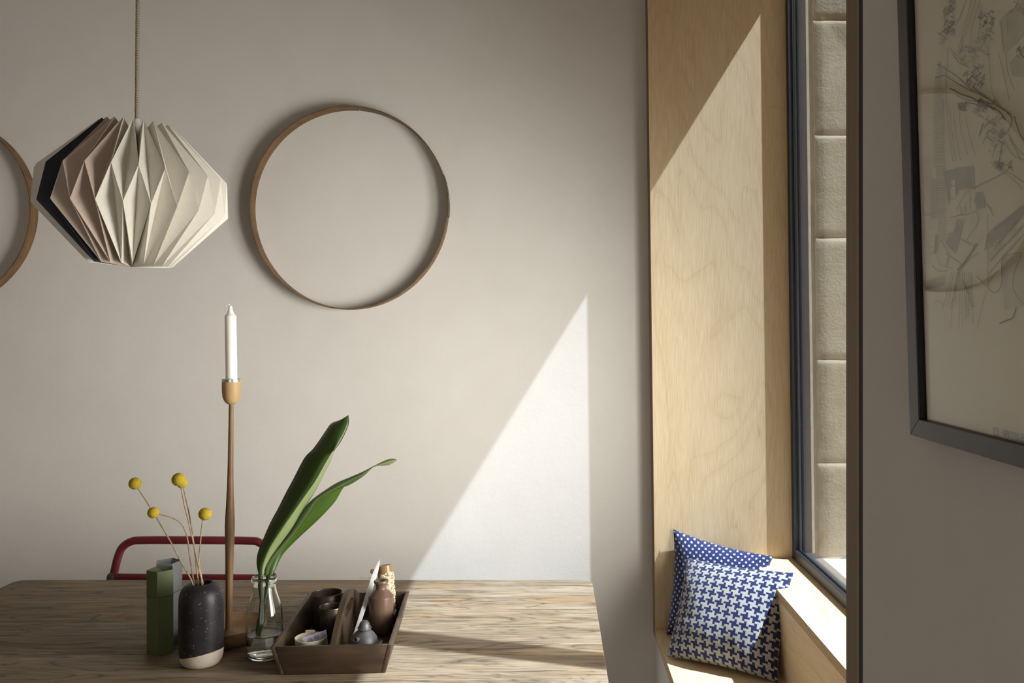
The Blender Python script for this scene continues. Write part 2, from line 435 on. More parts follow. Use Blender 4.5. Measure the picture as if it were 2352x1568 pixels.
def mat_spacer():
    t = NT('perforated_spacer'); z = t.sep(t.coord())[2]
    w = t.math('GREATER_THAN', t.math('FRACT', t.math('MULTIPLY', z, 330)), 0.45)
    return t.fin(t.mix(w, (0.13, 0.13, 0.14), (0.34, 0.35, 0.37)), 0.4, 0.3)
M['spacer'] = mat_spacer()

# ------------------------------------------------------------------ the room
XR, XRW = 0.321, 0.329           # room-side face of the plywood edges / plaster of the right wall
YB = 2.80                        # back wall
YN0, YN1 = 0.9334, 0.9706        # near plywood reveal
SEAT, LEDGE, XL, XW = 0.482, 0.700, 0.6125, 0.744
CEIL, HEAD = 3.05, 2.70
YF = -1.1                         # wall behind the camera
def struct(name, bm, mat, **k):
    o = obj(name, bm, mat, **k); o['kind'] = 'structure'; return o

struct('wall_back', box(-3.2, 0.80, YB, YB+0.15, 0, CEIL), M['wall'])
b = box(XR, 0.80, YF, YN0-0.0154, 0, CEIL); box(XR+0.03, 0.80, YN0-0.0154, YN0, 0, CEIL, bm=b)   # 15 mm shadow gap
box(XRW, 0.80, YN0, YB, 0, SEAT-0.03, bm=b)
box(XRW, 0.80, YN0, YB, HEAD+0.02, CEIL, bm=b)
wall_r = struct('wall_right', b, M['wall_r'])
struct('wall_left', box(-3.35, -3.2, YF-0.15, YB+0.15, 0, CEIL), M['wall'])
FX0, FX1, FZ0, FZ1 = -1.20, 0.28, 0.05, 1.95        # added window behind the camera, lets in fill light
b = box(-3.35, FX0, YF-0.15, YF, 0, CEIL); box(FX1, 0.80, YF-0.15, YF, 0, CEIL, bm=b)
box(FX0, FX1, YF-0.15, YF, 0, FZ0, bm=b); box(FX0, FX1, YF-0.15, YF, FZ1, CEIL, bm=b)
struct('wall_front', b, M['wall'])
fw = bpy.data.objects.new('added_fill_window', None); C.objects.link(fw); fw.location = (FX0, YF-0.07, FZ0); fw['kind'] = 'structure'  # unseen window, added to bring fill onto the back wall
b = box(FX0, FX0+0.05, YF-0.10, YF-0.04, FZ0, FZ1); box(FX1-0.05, FX1, YF-0.10, YF-0.04, FZ0, FZ1, bm=b)
box(FX0, FX1, YF-0.10, YF-0.04, FZ0, FZ0+0.05, bm=b); box(FX0, FX1, YF-0.10, YF-0.04, FZ1-0.05, FZ1, bm=b)
obj('frame', b, M['frame'], fw)
obj('pane', box(FX0+0.05, FX1-0.05, YF-0.075, YF-0.069, FZ0+0.05, FZ1-0.05), M['pane'], fw)
struct('floor', box(-3.35, 0.80, YF-0.15, YB+0.15, -0.1, 0), M['floor'])
struct('ceiling', box(-3.35, 0.80, YF-0.15, YB+0.15, CEIL, CEIL+0.1), M['ceil'])

# plywood lining of the window recess
def edged(bm, test):
    bm.normal_update()
    for f in bm.faces:
        if test(f.normal): f.material_index = 1
    return bm
trim = struct('trim_1', lean(edged(box(XR, XW+0.04, YB-0.06, YB, SEAT-0.03, HEAD, 0.0012), lambda n: n.x < -0.5)), [M['ply'], M['edge_y']])
struct('trim_2', edged(box(XR, XW+0.05, YN0, YN1, SEAT-0.03, HEAD, 0.001), lambda n: n.x < -0.5), [M['ply'], M['edge_y']])
struct('trim_3', edged(box(XR-0.02, XW+0.05, YN1, YB-0.06, HEAD, HEAD+0.02), lambda n: n.x < -0.5), [M['ply_h'], M['edge_z']])

struct('gap_shade_strip', box(XR+0.0006, XR+0.03, YN0-0.0152, YN0-0.0004, 0.02, HEAD), M['gap_shade'])  # dark strip painted in for the shade inside the gap
seat = thing('window_seat', 'pale birch plywood window seat with raised ledge below the tall window', 'bench', (0.45, 1.85, SEAT))
obj('seat_board', edged(box(XR, XL+0.02, YN1, YB-0.06, SEAT-0.03, SEAT, 0.001), lambda n: n.x < -0.5), [M['ply_h'], M['edge_z']], seat)
obj('riser_panel', box(XL, XL+0.02, YN1, YB-0.06, SEAT, LEDGE-0.024), M['ply_h'], seat)
obj('ledge_board', edged(box(XL-0.001, 0.80, YN1, YB-0.06, LEDGE-0.024, LEDGE, 0.001), lambda n: n.x < -0.5), [M['ply_h'], M['edge_z']], seat)

# window: dark frame, double glazing, one mullion
win = bpy.data.objects.new('window_1', None); C.objects.link(win); win.location = (0.77, 1.85, LEDGE); win['kind'] = 'structure'
YJ = YB-0.06                      # far jamb starts here
def wpart(name, bm, mat, **k): return obj(name, lean(bm), mat, win, **k)
wpart('frame_jamb', box(XW, XW+0.013, YJ-0.024, YJ, LEDGE, 2.60, 0.001), M['frame'])
wpart('outer_jamb', box(0.7755, 0.800, YJ-0.022, YJ+0.06, LEDGE, 2.60, 0.001), M['frame_g'])
wpart('gasket', box(XW+0.013, XW+0.0165, YJ-0.026, YJ, LEDGE+0.02, 2.60), M['gasket'])
wpart('gasket', box(0.772, 0.7755, YJ-0.026, YJ, LEDGE+0.02, 2.60), M['gasket'])
wpart('glazing_spacer', box(XW+0.020, 0.770, YJ-0.017, YJ-0.008, LEDGE+0.024, 2.62), M['spacer'])
wpart('frame_jamb', box(XW, 0.80, YN1, YN1+0.03, LEDGE, 2.60), M['frame'])
wpart('frame_sill', box(XW, XW+0.014, YN1+0.03, YJ-0.024, LEDGE+0.001, LEDGE+0.030, 0.001), M['frame'])
wpart('outer_sill', box(0.776, 0.812, YN1+0.03, YJ-0.022, LEDGE, LEDGE+0.022, 0.001), M['frame_g'])
wpart('glazing_spacer', box(XW+0.020, 0.771, YN1+0.03, YJ-0.026, LEDGE+0.012, LEDGE+0.022), M['alu'])
wpart('gasket', box(XW+0.014, XW+0.0175, YN1+0.03, YJ-0.026, LEDGE+0.004, LEDGE+0.033), M['gasket'])
wpart('mullion', box(XW, 0.80, 1.5225, 1.597, LEDGE+0.03, 2.60), M['frame'])
wpart('head_rail', box(XW, 0.80, YN1, YJ, 2.579, 3.1), M['frame'])
for y0, y1 in ((YN1+0.03, 1.5225), (1.597, YJ-0.019)):
    wpart('pane', box(XW+0.0165, XW+0.0195, y0, y1, LEDGE+0.022, 2.585), M['pane'])
    wpart('pane', box(0.7705, 0.7735, y0, y1, LEDGE+0.022, 2.585), M['pane'])

# outside: sandstone reveal in blocks, sill, pavement
outw = struct('wall_outside', box(0.83, 1.25, YB+0.02, YB+0.25, -0.3, 3.4), M['mortar'])
b = box(0.80, 1.05, YF-0.15, -0.2, -0.3, 3.4); box(0.80, 1.05, YN0-0.03, YB, 3.1, 3.4, bm=b); box(0.80, 1.0, YN0-0.03, YB, -0.3, 0.55, bm=b)
struct('wall_facade', b, M['mortar'])
def block(z0, z1, k):
    random.seed(k)
    bm = bmesh.new(); nx, nz = 14, 24; x0, x1 = 0.830, 1.25
    grid = []
    for j in range(nz+1):
        row = []
        for i in range(nx+1):
            u, v = i/nx, j/nz
            p = Vector((x0+(x1-x0)*u**1.6, YB-0.042, z0+0.0012+(z1-z0-0.0024)*v))
            q = Vector((p.x*9+k*3.1, p.z*9, k*1.7))
            edge = min(1.0, 40*min(v, 1-v))**0.3
            p.y -= 0.005*edge*(0.8+0.35*mnoise.fractal(q, 1.0, 2.0, 4)) * min(1, 0.25+3*u**0.8)
            if i == 0: p.x += 0.007*mnoise.noise(Vector((k, p.z*22, 0)))+0.004
            row.append(bm.verts.new(p))
        grid.append(row)
    for j in range(nz):
        for i in range(nx): bm.faces.new([grid[j][i], grid[j][i+1], grid[j+1][i+1], grid[j+1][i]])
    rim = [e for e in bm.edges if e.is_boundary]
    r = bmesh.ops.extrude_edge_only(bm, edges=rim)
    for v in [g for g in r['geom'] if isinstance(g, bmesh.types.BMVert)]: v.co.y = YB+0.10
    return lean(bm)
zs = [0.66, 0.989, 1.309, 1.686, 2.002, 2.359, 2.66, 3.1]
for k in range(len(zs)-1):
    obj('stone', block(zs[k], zs[k+1], k+1), M['stone'], outw, smooth='all')
for nm_, xa_, xb_, yy_, am_ in (('timber_bead', 0.799, 0.8145, YB-0.062, 0.0016), ('mortar_edge', 0.806, 0.836, YB-0.0385, 0.005)):
  bd = bmesh.new(); pts = []
  for k in range(81):
    z = LEDGE-0.01+k*0.03; w = am_*mnoise.noise(Vector((xa_*90, z*14, 3)))+am_*0.6*mnoise.noise(Vector((1, z*50, 3)))
    pts.append((xa_, xb_+w, z))
  for k in range(len(pts)-1):
    (a0, a1, za), (b0, b1, zb) = pts[k], pts[k+1]
    faces([(a0, yy_, za), (a1, yy_+0.004, za), (b1, yy_+0.004, zb), (b0, yy_, zb), (a0, YB+0.02, za), (a1, YB+0.02, za), (b1, YB+0.02, zb), (b0, YB+0.02, zb)],
          [(0, 1, 2, 3), (4, 7, 6, 5), (0, 3, 7, 4), (1, 5, 6, 2)], bm=bd)
  bmesh.ops.remove_doubles(bd, verts=bd.verts, dist=1e-6)
  obj(nm_, lean(bd), M['bead'] if nm_ == 'timber_bead' else M['mortar'], outw)
obj('sill_stone', box(0.80, 1.15, YN0-0.03, YB, 0.55, 0.694, 0.004), M['sill'], outw)
struct('wall_sky_block', box(2.6, 2.9, 0.2, 9, -0.3, 3.3), M['stone'])  # added unseen wall, blocks low sky from the window recess
side_block = [(0.80, YN0-0.06), (2.6, 0.50), (2.6, -0.2), (0.80, -0.2)]
struct('wall_sky_block_side', faces([(x, y, z) for z in (-0.3, 6.0) for x, y in side_block], [(3, 2, 1, 0), (4, 5, 6, 7), (0, 1, 5, 4), (1, 2, 6, 5), (2, 3, 7, 6), (3, 0, 4, 7)]), M['stone'])  # added unseen block, keeps sideways sky light off the plywood
struct('pavement', box(0.80, 40, -30, 30, -0.4, -0.3), M['pave'])

# ------------------------------------------------------------------ table
TZ = 0.75
TX0, TX1, TY0, TY1 = -1.392, 0.1075, 1.50, 2.329
tab = thing('dining_table', 'long worn wooden table with rounded corners and weathered grain', 'table', ((TX0+TX1)/2, 1.93, 0))
cuts = [TY0, 1.797, 1.996, TY1]
def plank(y0, y1, first, last):
    r = 0.032
    out = []
    def arc(cx, cy, a0, rad):
        for k in range(7):
            a = a0+PI/2*k/6; out.append((cx+rad*math.cos(a), cy+rad*math.sin(a)))
    rf, rl = (r if first else 0.003), (r if last else 0.003)
    arc(TX1-rl, y1-rl, 0, rl); arc(TX0+rl, y1-rl, PI/2, rl); arc(TX0+rf, y0+rf, PI, rf); arc(TX1-rf, y0+rf, 1.5*PI, rf)
    bm = bmesh.new()
    vs = [bm.verts.new((x, y, TZ-0.034)) for x, y in out]
    f = bm.faces.new(vs); e = bmesh.ops.extrude_face_region(bm, geom=[f])
    tv = [g for g in e['geom'] if isinstance(g, bmesh.types.BMVert)]
    for v in tv: v.co.z = TZ
    te = [ed for ed in bm.edges if all(v.co.z > TZ-1e-5 for v in ed.verts)]
    bmesh.ops.bevel(bm, geom=te, offset=0.0015, segments=2, affect='EDGES', profile=0.5)
    return bm
for k in range(3):
    obj('plank', plank(cuts[k]+0.0002, cuts[k+1]-0.0002, k == 0, k == 2), M['table'], tab, smooth=True)
for x in (TX0+0.10, TX1-0.10):
    for y in (TY0+0.10, TY1-0.10):
        obj('leg', box(x-0.035, x+0.035, y-0.035, y+0.035, 0, TZ-0.034, 0.004), M['table'], tab)
for y in (TY0+0.08, TY1-0.10):
    obj('apron', box(TX0+0.135, TX1-0.135, y, y+0.02, TZ-0.13, TZ-0.034), M['table'], tab)

# ------------------------------------------------------------------ red tube chair behind the table
YC = 2.43
chair = thing('folding_chair', 'dark red tubular metal chair tucked behind the table', 'chair', (-0.978, 2.3, 0))
hoop_pts = [(244, 1366), (253, 1340), (262.7, 1312), (270, 1282), (281, 1257), (302, 1243), (332, 1240), (450, 1240), (572, 1241.5), (596, 1246), (610, 1259), (616, 1284), (621, 1314), (624, 1366)]
pts = [P(x, y, YC) for x, y in hoop_pts]
lo_l, lo_r = pts[0], pts[-1]
path = [Vector((lo_l.x-0.008, 2.34, 0.42))] + smooth_path(pts, 6) + [Vector((lo_r.x+0.008, 2.34, 0.42))]
obj('back_frame', tube(path, 0.0108, 14), M['red'], chair, smooth=True)
zb = P(0, 1324, YC-0.012).z
obj('cross_rail', tube([P(262, 1324, YC-0.012), P(623, 1326, YC-0.012)], 0.0088, 14), M['red'], chair, smooth=True)
for px in (256, 626):
    c = P(px, 1326, YC-0.014); obj('hinge_cap', lathe([(0, -0.008), (0.011, -0.008), (0.013, 0), (0.011, 0.008), (0, 0.008)], c, 20, Vector((1, 0, 0))), M['capdark'], chair, smooth=True, label='dark end cap')
obj('seat', box(-1.165, -0.79, 2.02, 2.36, 0.425, 0.445, 0.008, 3), M['red'], chair, smooth=True)
for sx in (-1.185, -0.77):
    obj('leg', tube([(sx, 2.34, 0.42), (sx, 2.02, 0.0)], 0.0105, 12), M['red'], chair, smooth=True)
    obj('leg', tube([(sx+(0.022 if sx < -1 else -0.022), 2.06, 0.42), (sx+(0.022 if sx < -1 else -0.022), 2.46, 0.0)], 0.0105, 12), M['red'], chair, smooth=True)

# ------------------------------------------------------------------ hoops on the back wall
def hoop(cx, cz, rx, rz, depth, label, strap):
    t = thing('wooden_hoop', label, 'hoop', (cx, YB, cz), 'sieve hoops hung on the plaster wall')
    y0, y1, th = YB-depth, YB-0.0005, 0.0032
    def ring(a0, a1, n, r_off, w0, w1, thk):
        bm = bmesh.new(); rows = []; full = abs(a1-a0) > 6.28
        for i in range(n if full else n+1):
            a = a0+(a1-a0)*i/n; c, s = math.cos(a), math.sin(a)
            wob = 1+0.004*math.sin(2*a+0.6)+0.003*math.sin(3*a)
            row = []
            for ro, y in ((r_off, w0), (r_off-thk, w0), (r_off-thk, w1), (r_off, w1)):
                row.append(bm.verts.new((cx+(rx*wob+ro)*c, y, cz+(rz*wob+ro)*s)))
            rows.append(row)
        m = len(rows)
        for i in range(m if full else m-1):
            p, q = rows[i], rows[(i+1) % m]
            for k in range(4): bm.faces.new([p[k], p[(k+1) % 4], q[(k+1) % 4], q[k]])
        if not full:
            bm.faces.new(rows[0]); bm.faces.new(rows[-1][::-1])
        return bm
    obj('band', ring(0, 2*PI, 160, 0, y0, y1, th), M['hoop'], t, smooth=True)
    if strap:
        obj('overlap', ring(math.radians(-5), math.radians(19), 30, 0.0022, y0+0.0008, y1-0.004, 0.0022), M['hoop_dark'], t, smooth=True, label='dark overlapping end of the band')
        for deg in (14.3, 7.6):
            a = math.radians(deg); d = Vector((math.cos(a), 0, math.sin(a)))
            c = Vector((cx+(rx*1.003)*d.x, y0+0.008, cz+(rz*1.003)*d.z))
            obj('rivet', lathe([(0.0045, 0), (0.0045, 0.002), (0.0034, 0.0042), (0, 0.0048)], c, 16, d), M['hoop_dark'], t, smooth=True)
        obj('hook', tube(smooth_path([(cx+0.028, YB-0.012, cz+rz-0.014), (cx+0.029, YB-0.02, cz+rz-0.008), (cx+0.027, YB-0.012, cz+rz-0.0035), (cx+0.027, YB, cz+rz-0.006)], 5), 0.0009, 8), M['alu'], t, label='small wire hook')
    return t
hoop(-0.6238, 1.7776, 0.305, 0.3145, 0.050, 'large brown sieve hoop with riveted overlap hanging beside the paper lamp', True)
hoop(-1.905, 1.768, 0.297, 0.297, 0.042, 'brown hoop cut off by the left picture edge behind the lamp', False)

# ------------------------------------------------------------------ origami pendant lamp
LY = 1.90; LC = P(308, 445, LY); LC.z = 1.69
lamp = thing('pendant_lamp', 'pleated paper pendant lamp in cream, beige and navy on a textile cord', 'lamp', LC)
NP = 24; tilt = Matrix.Rotation(math.radians(2.4), 3, 'Y')
def ringpt(k, r, z):
    a = -PI/2 + 2*PI*k/NP + math.radians(27.0)
    j = 1+0.008*mnoise.noise(Vector((k*1.7, r*40, z*9)))
    return LC + tilt @ Vector((r*j*math.cos(a), r*j*math.sin(a), z-1.69))
sheets = {'n': bmesh.new(), 'b': bmesh.new(), 'c': bmesh.new()}
RT, RA, RB, RD = (0.073, 1.840), (0.1865, 1.728), (0.1895, 1.655), (0.081, 1.5415)
for k in range(-12, 12):
    A, A1 = ringpt(k, *RA), ringpt(k+1, *RA)
    T, T0 = ringpt(k+.5, *RT), ringpt(k-.5, *RT)
    B, B0 = ringpt(k+.5, *RB), ringpt(k-.5, *RB)
    D, D1 = ringpt(k, *RD), ringpt(k+1, *RD)
    V = ringpt(k, 0.030, 1.812); Cc = ringpt(k+.5, 0.006, 1.537)
    key = 'n' if k == -4 else 'b' if k in (-3, -2) else 'c'
    for tri in ((A, V, T), (A, T0, V), (T, A, B), (T, B, A1), (A, B0, D), (A, D, B), (B, D, Cc), (B, Cc, D1)):
        faces(tri, [(0, 1, 2)], bm=sheets[key])
shade = None
for key, lab in (('c', 'cream pleated paper'), ('b', 'beige pleated paper'), ('n', 'navy pleated paper')):
    bm = sheets[key]; bmesh.ops.remove_doubles(bm, verts=bm.verts, dist=1e-5)
    obj('paper_panel', bm, M['paper_'+key], lamp, label=lab, solid=0.0007)
ctop = ringpt(0, 0.0, 1.835)
cp = []
for k in range(120):
    z = ctop.z+0.015+(CEIL-0.03-ctop.z-0.015)*k/119
    cp.append(Vector((P(314+2.5*min(1, (z-1.85)/0.26), 0, LY).x, LY, z)))
obj('cord', tube(cp, 0.0037, 10), M['cord'], lamp, smooth='all')
pl = []
for k in range(900):
    z = ctop.z+0.03+(2.15-ctop.z)*k/899; x = P(314+2.5*min(1, (z-1.85)/0.26), 0, LY).x; a = k*0.42
    pl.append(Vector((x+0.0036*math.cos(a), LY+0.0036*math.sin(a), z)))
obj('cord_twist', tube(pl, 0.0011, 5), M['cord'], lamp, smooth='all')
obj('lamp_holder', lathe([(0, -0.05), (0.014, -0.05), (0.016, -0.01), (0.010, 0.01), (0.005, 0.022), (0, 0.022)], (cp[0].x, LY, ctop.z-0.005), 24), M['bone'], lamp, smooth=True)
obj('ceiling_rose', lathe([(0, -0.03), (0.03, -0.03), (0.05, -0.012), (0.05, 0), (0, 0)], (cp[-1].x, LY, CEIL), 32), M['bone'], lamp, smooth=True)

# ------------------------------------------------------------------ candlestick and candle
KX, KY = -0.678, 1.878
ks = thing('candlestick', 'tall slim turned wooden candlestick standing in a shallow wooden dish', 'candlestick', (KX, KY, TZ))
obj('dish', lathe([(0, 0), (0.052, 0), (0.058, 0.004), (0.072, 0.018), (0.078, 0.033), (0.0775, 0.036), (0.0755, 0.036), (0.068, 0.024), (0.052, 0.013), (0.03, 0.0105), (0.0, 0.0105)], (KX, KY, TZ), 72), M['dish'], ks, smooth=True)
kl = Vector((0.0115, 0, 1)).normalized()
zz = lambda y: 0.75+(1436-y)*KY/FPX*0.965+0.022
stem = [(0, 0.009), (0.019, 0.009), (0.0195, 0.012), (0.018, 0.017), (0.010, 0.021), (0.0074, 0.026), (0.0070, 0.06), (0.0076, 0.12), (0.0086, 0.185), (0.0098, 0.225), (0.0101, 0.240), (0.0098, 0.255), (0.0083, 0.285), (0.0066, 0.325), (0.0058, 0.37), (0.0052, 0.44), (0.0047, 0.503)]
obj('stem', lathe(stem, (KX, KY, TZ), 32, kl), M['walnut'], ks, smooth='all')
cup = [(0, 0.496), (0.008, 0.4975), (0.0135, 0.5025), (0.0172, 0.511), (0.0190, 0.522), (0.0193, 0.530), (0.0193, 0.5445), (0, 0.5445)]
obj('cup', lathe(cup, (KX, KY, TZ), 40, kl), M['oak'], ks, smooth=True, label='pale wooden cup')
obj('cup_rim', lathe([(0, 0.5445), (0.0194, 0.5445), (0.0194, 0.550), (0.0185, 0.5505), (0.0125, 0.5505), (0.0125, 0.5455), (0, 0.5455)], (KX, KY, TZ), 40, kl), M['alu'], ks, smooth=True, label='thin aluminium rim')
ca = Vector((KX, KY, TZ)); kc = Vector((-0.016, 0, 1)).normalized(); cb = ca+kl*0.5458
cand = thing('candle', 'tall white taper candle with curled tip in the candlestick', 'candle', cb)
obj('wax_stick', lathe([(0, 0), (0.0117, 0), (0.0117, 0.136), (0.0113, 0.1375), (0.0098, 0.1385), (0.0066, 0.1435), (0.0050, 0.149), (0.0040, 0.155), (0.0028, 0.158), (0, 0.159)], cb, 36, kc), M['wax'], cand, smooth=True)
tp = cb+kc*0.156
obj('wick', tube(smooth_path([tp, tp+Vector((-0.003, 0, 0.0048)), tp+Vector((-0.0075, 0, 0.0048)), tp+Vector((-0.011, 0.001, 0.002))], 5), 0.0014, 8), M['wax'], cand, smooth=True)

# ------------------------------------------------------------------ folded boxes
def penta(name, label, c, r, rot, h, seam, mat, dip, group=None):
    t = thing(name, label, 'box', (c[0], c[1], TZ), 'five-sided card boxes')
    def ring(z, rr): return [(c[0]+rr*math.cos(rot+2*PI*k/5), c[1]+rr*math.sin(rot+2*PI*k/5), z) for k in range(5)]
    def prism(z0, z1, rr, top=True):
        v = ring(z0, rr)+ring(z1, rr); f = [tuple(range(5))[::-1]]+[(k, (k+1) % 5, 5+(k+1) % 5, 5+k) for k in range(5)]
        if top: f.append(tuple(range(5, 10)))
        return faces(v, f)
    bm = prism(TZ, TZ+seam-0.0006, r); bmesh.ops.bevel(bm, geom=list(bm.edges), offset=0.0006, segments=1, affect='EDGES'); obj('body', bm, mat, t)
    v = ring(TZ+seam+0.0006, r)+ring(TZ+h, r)+ring(TZ+h, r-0.0012)+[(c[0]+dip[0], c[1]+dip[1], TZ+h-dip[2])]
    f = [tuple(range(5))[::-1]]+[(k, (k+1) % 5, 5+(k+1) % 5, 5+k) for k in range(5)]+[(5+k, 5+(k+1) % 5, 10+(k+1) % 5, 10+k) for k in range(5)]+[(10+k, 10+(k+1) % 5, 15) for k in range(5)]
    obj('lid', faces(v, f), mat, t)
    obj('seam', prism(TZ+seam-0.002, TZ+seam+0.002, r-0.0007), M['gasket'], t, label='dark gap under the lid')
penta('card_box', 'tall dark green five-sided box, foremost of the two card boxes', (-0.7912, 1.8125), 0.0272, math.radians(-96+14), 0.1685, 0.117, M['green_box'], (0.008, 0.004, 0.012))
penta('card_box', 'tall grey five-sided box standing just behind the green box', (-0.7985, 1.8625), 0.0272, math.radians(-50), 0.171, 0.110, M['grey_box'], (0.0, 0.0, 0.03))

# ------------------------------------------------------------------ speckled vase and billy buttons
VXw, VYw = -0.6855, 1.751
vase = thing('vase', 'black speckled stoneware vase with unglazed cream foot', 'vase', (VXw, VYw, TZ))
prof = [(0, 0), (0.0325, 0), (0.0365, 0.0022), (0.0400, 0.0075), (0.0425, 0.016), (0.0438, 0.028), (0.0441, 0.05), (0.0441, 0.112), (0.0437, 0.126), (0.0422, 0.137), (0.039, 0.1455), (0.034, 0.1515), (0.028, 0.1555), (0.0235, 0.158), (0.0212, 0.1583), (0.0198, 0.1565), (0.0198, 0.150), (0.028, 0.143), (0.036, 0.128), (0.038, 0.1), (0.038, 0.03), (0.03, 0.012), (0, 0.011)]
for part, keep_low in (('glazed_body', False), ('bare_foot', True)):
    bm = lathe([(r*0.955, h) for r, h in prof], (VXw, VYw, TZ), 72)
    no = Vector((-0.20, 0.10, 1)).normalized(); co = Vector((VXw, VYw, TZ+0.0225))
    geom = list(bm.verts)+list(bm.edges)+list(bm.faces)
    bmesh.ops.bisect_plane(bm, geom=geom, plane_co=co, plane_no=no, clear_outer=keep_low, clear_inner=not keep_low)
    o = obj(part, bm, M['bare'] if keep_low else M['glaze'], vase, smooth=True)
    if keep_low: o['label'] = 'cream unglazed foot'

def floret_ball(c, r, seed):
    bm = bmesh.new(); bmesh.ops.create_icosphere(bm, subdivisions=5, radius=1)
    n = 330; ga = PI*(3-math.sqrt(5))
    dirs = []
    for i in range(n):
        z = 1-2*(i+0.5)/n; q = math.sqrt(1-z*z); a = ga*i+seed
        dirs.append(Vector((q*math.cos(a), q*math.sin(a), z)))
    from mathutils.kdtree import KDTree
    kd = KDTree(n)
    for i, d in enumerate(dirs): kd.insert(d, i)
    kd.balance()
    for v in bm.verts:
        d = v.co.normalized(); _, i, dist = kd.find(d)
        bump = max(0, 1-(dist/0.080)**2)
        v.co = c+d*r*(0.90+0.10*bump+0.02*mnoise.noise(d*3+Vector((seed, 0, 0))))
    return bm
fl = [((310, 1110), 14.2, 1.765, [(317.5, 1122), (346, 1166), (385, 1232), (420, 1297), (444, 1346)], 'yellow billy button flower highest on the left, bending away'),
      ((410, 1101), 15.6, 1.745, [(415, 1116), (425, 1165), (435, 1205), (446, 1255), (458, 1310), (464, 1346)], 'largest yellow billy button flower at the top of the bunch'),
      ((418.5, 1109), 12.4, 1.775, [(421, 1119), (432, 1168), (440, 1212), (447, 1262), (452, 1310), (456, 1346)], 'small yellow billy button flower half hidden behind the largest'),
      ((352, 1177), 13.3, 1.735, [(364, 1180.5), (390, 1187), (412, 1198), (424, 1215), (431, 1240), (437, 1285), (447, 1346)], 'yellow billy button flower on a stem that bends sideways'),
      ((471, 1180), 15.0, 1.755, [(466, 1194), (462, 1222), (460, 1255), (457, 1290), (463, 1325), (467, 1346)], 'yellow billy button flower lowest on the right of the vase')]
for i, (hc, rpx, Y, st, lab) in enumerate(fl):
    base = P(*st[-1], VYw); base.y = VYw-0.006+0.003*i
    t = thing('billy_button', lab, 'flower', P(*hc, Y), 'billy buttons in the speckled vase')
    c = P(*hc, Y)
    obj('flower_head', floret_ball(c, rpx*Y/FPX, i*1.3), M['flower'], t, smooth='all')
    n = len(st); path = []
    for k, (x, y) in enumerate(st):
        f = k/(n-1); path.append(P(x, y, Y+(base.y-Y)*f))
    b2 = path[-1]+Vector(((VXw-path[-1].x)*0.6+0.002*i-0.004, 0.002*i-0.004, -0.06))
    path = [c+(path[0]-c)*0.7]+path+[b2]
    obj('stem', tube(smooth_path(path, 7), [0.0011, 0.0013, 0.0014, 0.0015, 0.0016], 8), M['straw'], t, smooth='all')

# ------------------------------------------------------------------ glass bottle with water and two leaves
BX, BY = -0.5742, 1.79
bot = thing('glass_bottle', 'clear glass milk bottle with a little water and two leaves', 'bottle', (BX, BY, TZ))
outer = [(0, 0.003), (0.02, 0.001), (0.031, 0.0), (0.0352, 0.003), (0.0372, 0.009), (0.0374, 0.05), (0.0374, 0.078), (0.0362, 0.092), (0.0330, 0.105), (0.0285, 0.118), (0.0245, 0.130), (0.0228, 0.140), (0.0226, 0.1475), (0.0248, 0.1490), (0.0262, 0.1520), (0.0264, 0.1560), (0.0250, 0.1592), (0.0230, 0.1602)]
inner = [(0.0208, 0.1590), (0.0204, 0.154), (0.0204, 0.140), (0.0222, 0.130), (0.0261, 0.118), (0.0305, 0.105), (0.0337, 0.092), (0.0348, 0.078), (0.0348, 0.05), (0.0346, 0.014), (0.032, 0.0085), (0.02, 0.0065), (0, 0.006)]
obj('glass', lathe([(r*0.965, h) for r, h in outer+inner], (BX, BY, TZ), 72), M['bottle'], bot, smooth='all')
obj('water', lathe([(0, 0.0055), (0.02, 0.006), (0.0312, 0.0082), (0.0340, 0.014), (0.0340, 0.0465), (0.0324, 0.0455), (0.02, 0.0455), (0, 0.0455)], (BX, BY, TZ), 72), M['water'], bot, smooth=True)

def leaf(name, label, st, zfun, mats, mfun, stem):
    S = 3.919; t = thing(name, label, 'leaf', P(607, 1330, BY), 'leaves in the glass bottle')
    rows = []
    n = len(st)
    ctrl = [[P(570+x/S, 940+y/S, BY+zfun(k/(n-1), e)) for e, (x, y) in enumerate(row)] for k, row in enumerate(st)]
    cols = [smooth_path([ctrl[k][e] for k in range(n)], 4) for e in range(3)]
    m = len(cols[0]); bm = bmesh.new(); uvl = bm.loops.layers.uv.new('UVMap')
    W = 8
    for k in range(m):
        L, Mi, R = cols[0][k], cols[1][k], cols[2][k]
        row = []
        for j in range(W+1):
            if j <= W//2:
                f = j/(W/2); p = L.lerp(Mi, f); p.y += -0.006*math.sin(PI*f)*(0.3+k/m)
            else:
                f = (j-W/2)/(W/2); p = Mi.lerp(R, f); p.y += -0.002*math.sin(PI*f)
            row.append(bm.verts.new(p))
        rows.append(row)
    for k in range(m-1):
        for j in range(W):
            f = bm.faces.new([rows[k][j], rows[k][j+1], rows[k+1][j+1], rows[k+1][j]])
            f.material_index = mfun(k/(m-1), j/(W-1)); f.smooth = True
            for lp, (a, c) in zip(f.loops, ((k, j), (k, j+1), (k+1, j+1), (k+1, j))): lp[uvl].uv = (c/W, a/m)
    obj('blade', bm, mats, t, smooth='all', solid=0.0007)
    sb = tube(smooth_path([P(*q[:2], BY+q[2]) for q in stem], 6), [0.0046, 0.0044, 0.0040, 0.0036, 0.0030], 10)
    obj('stalk', sb, M['leaf'], t, smooth='all')
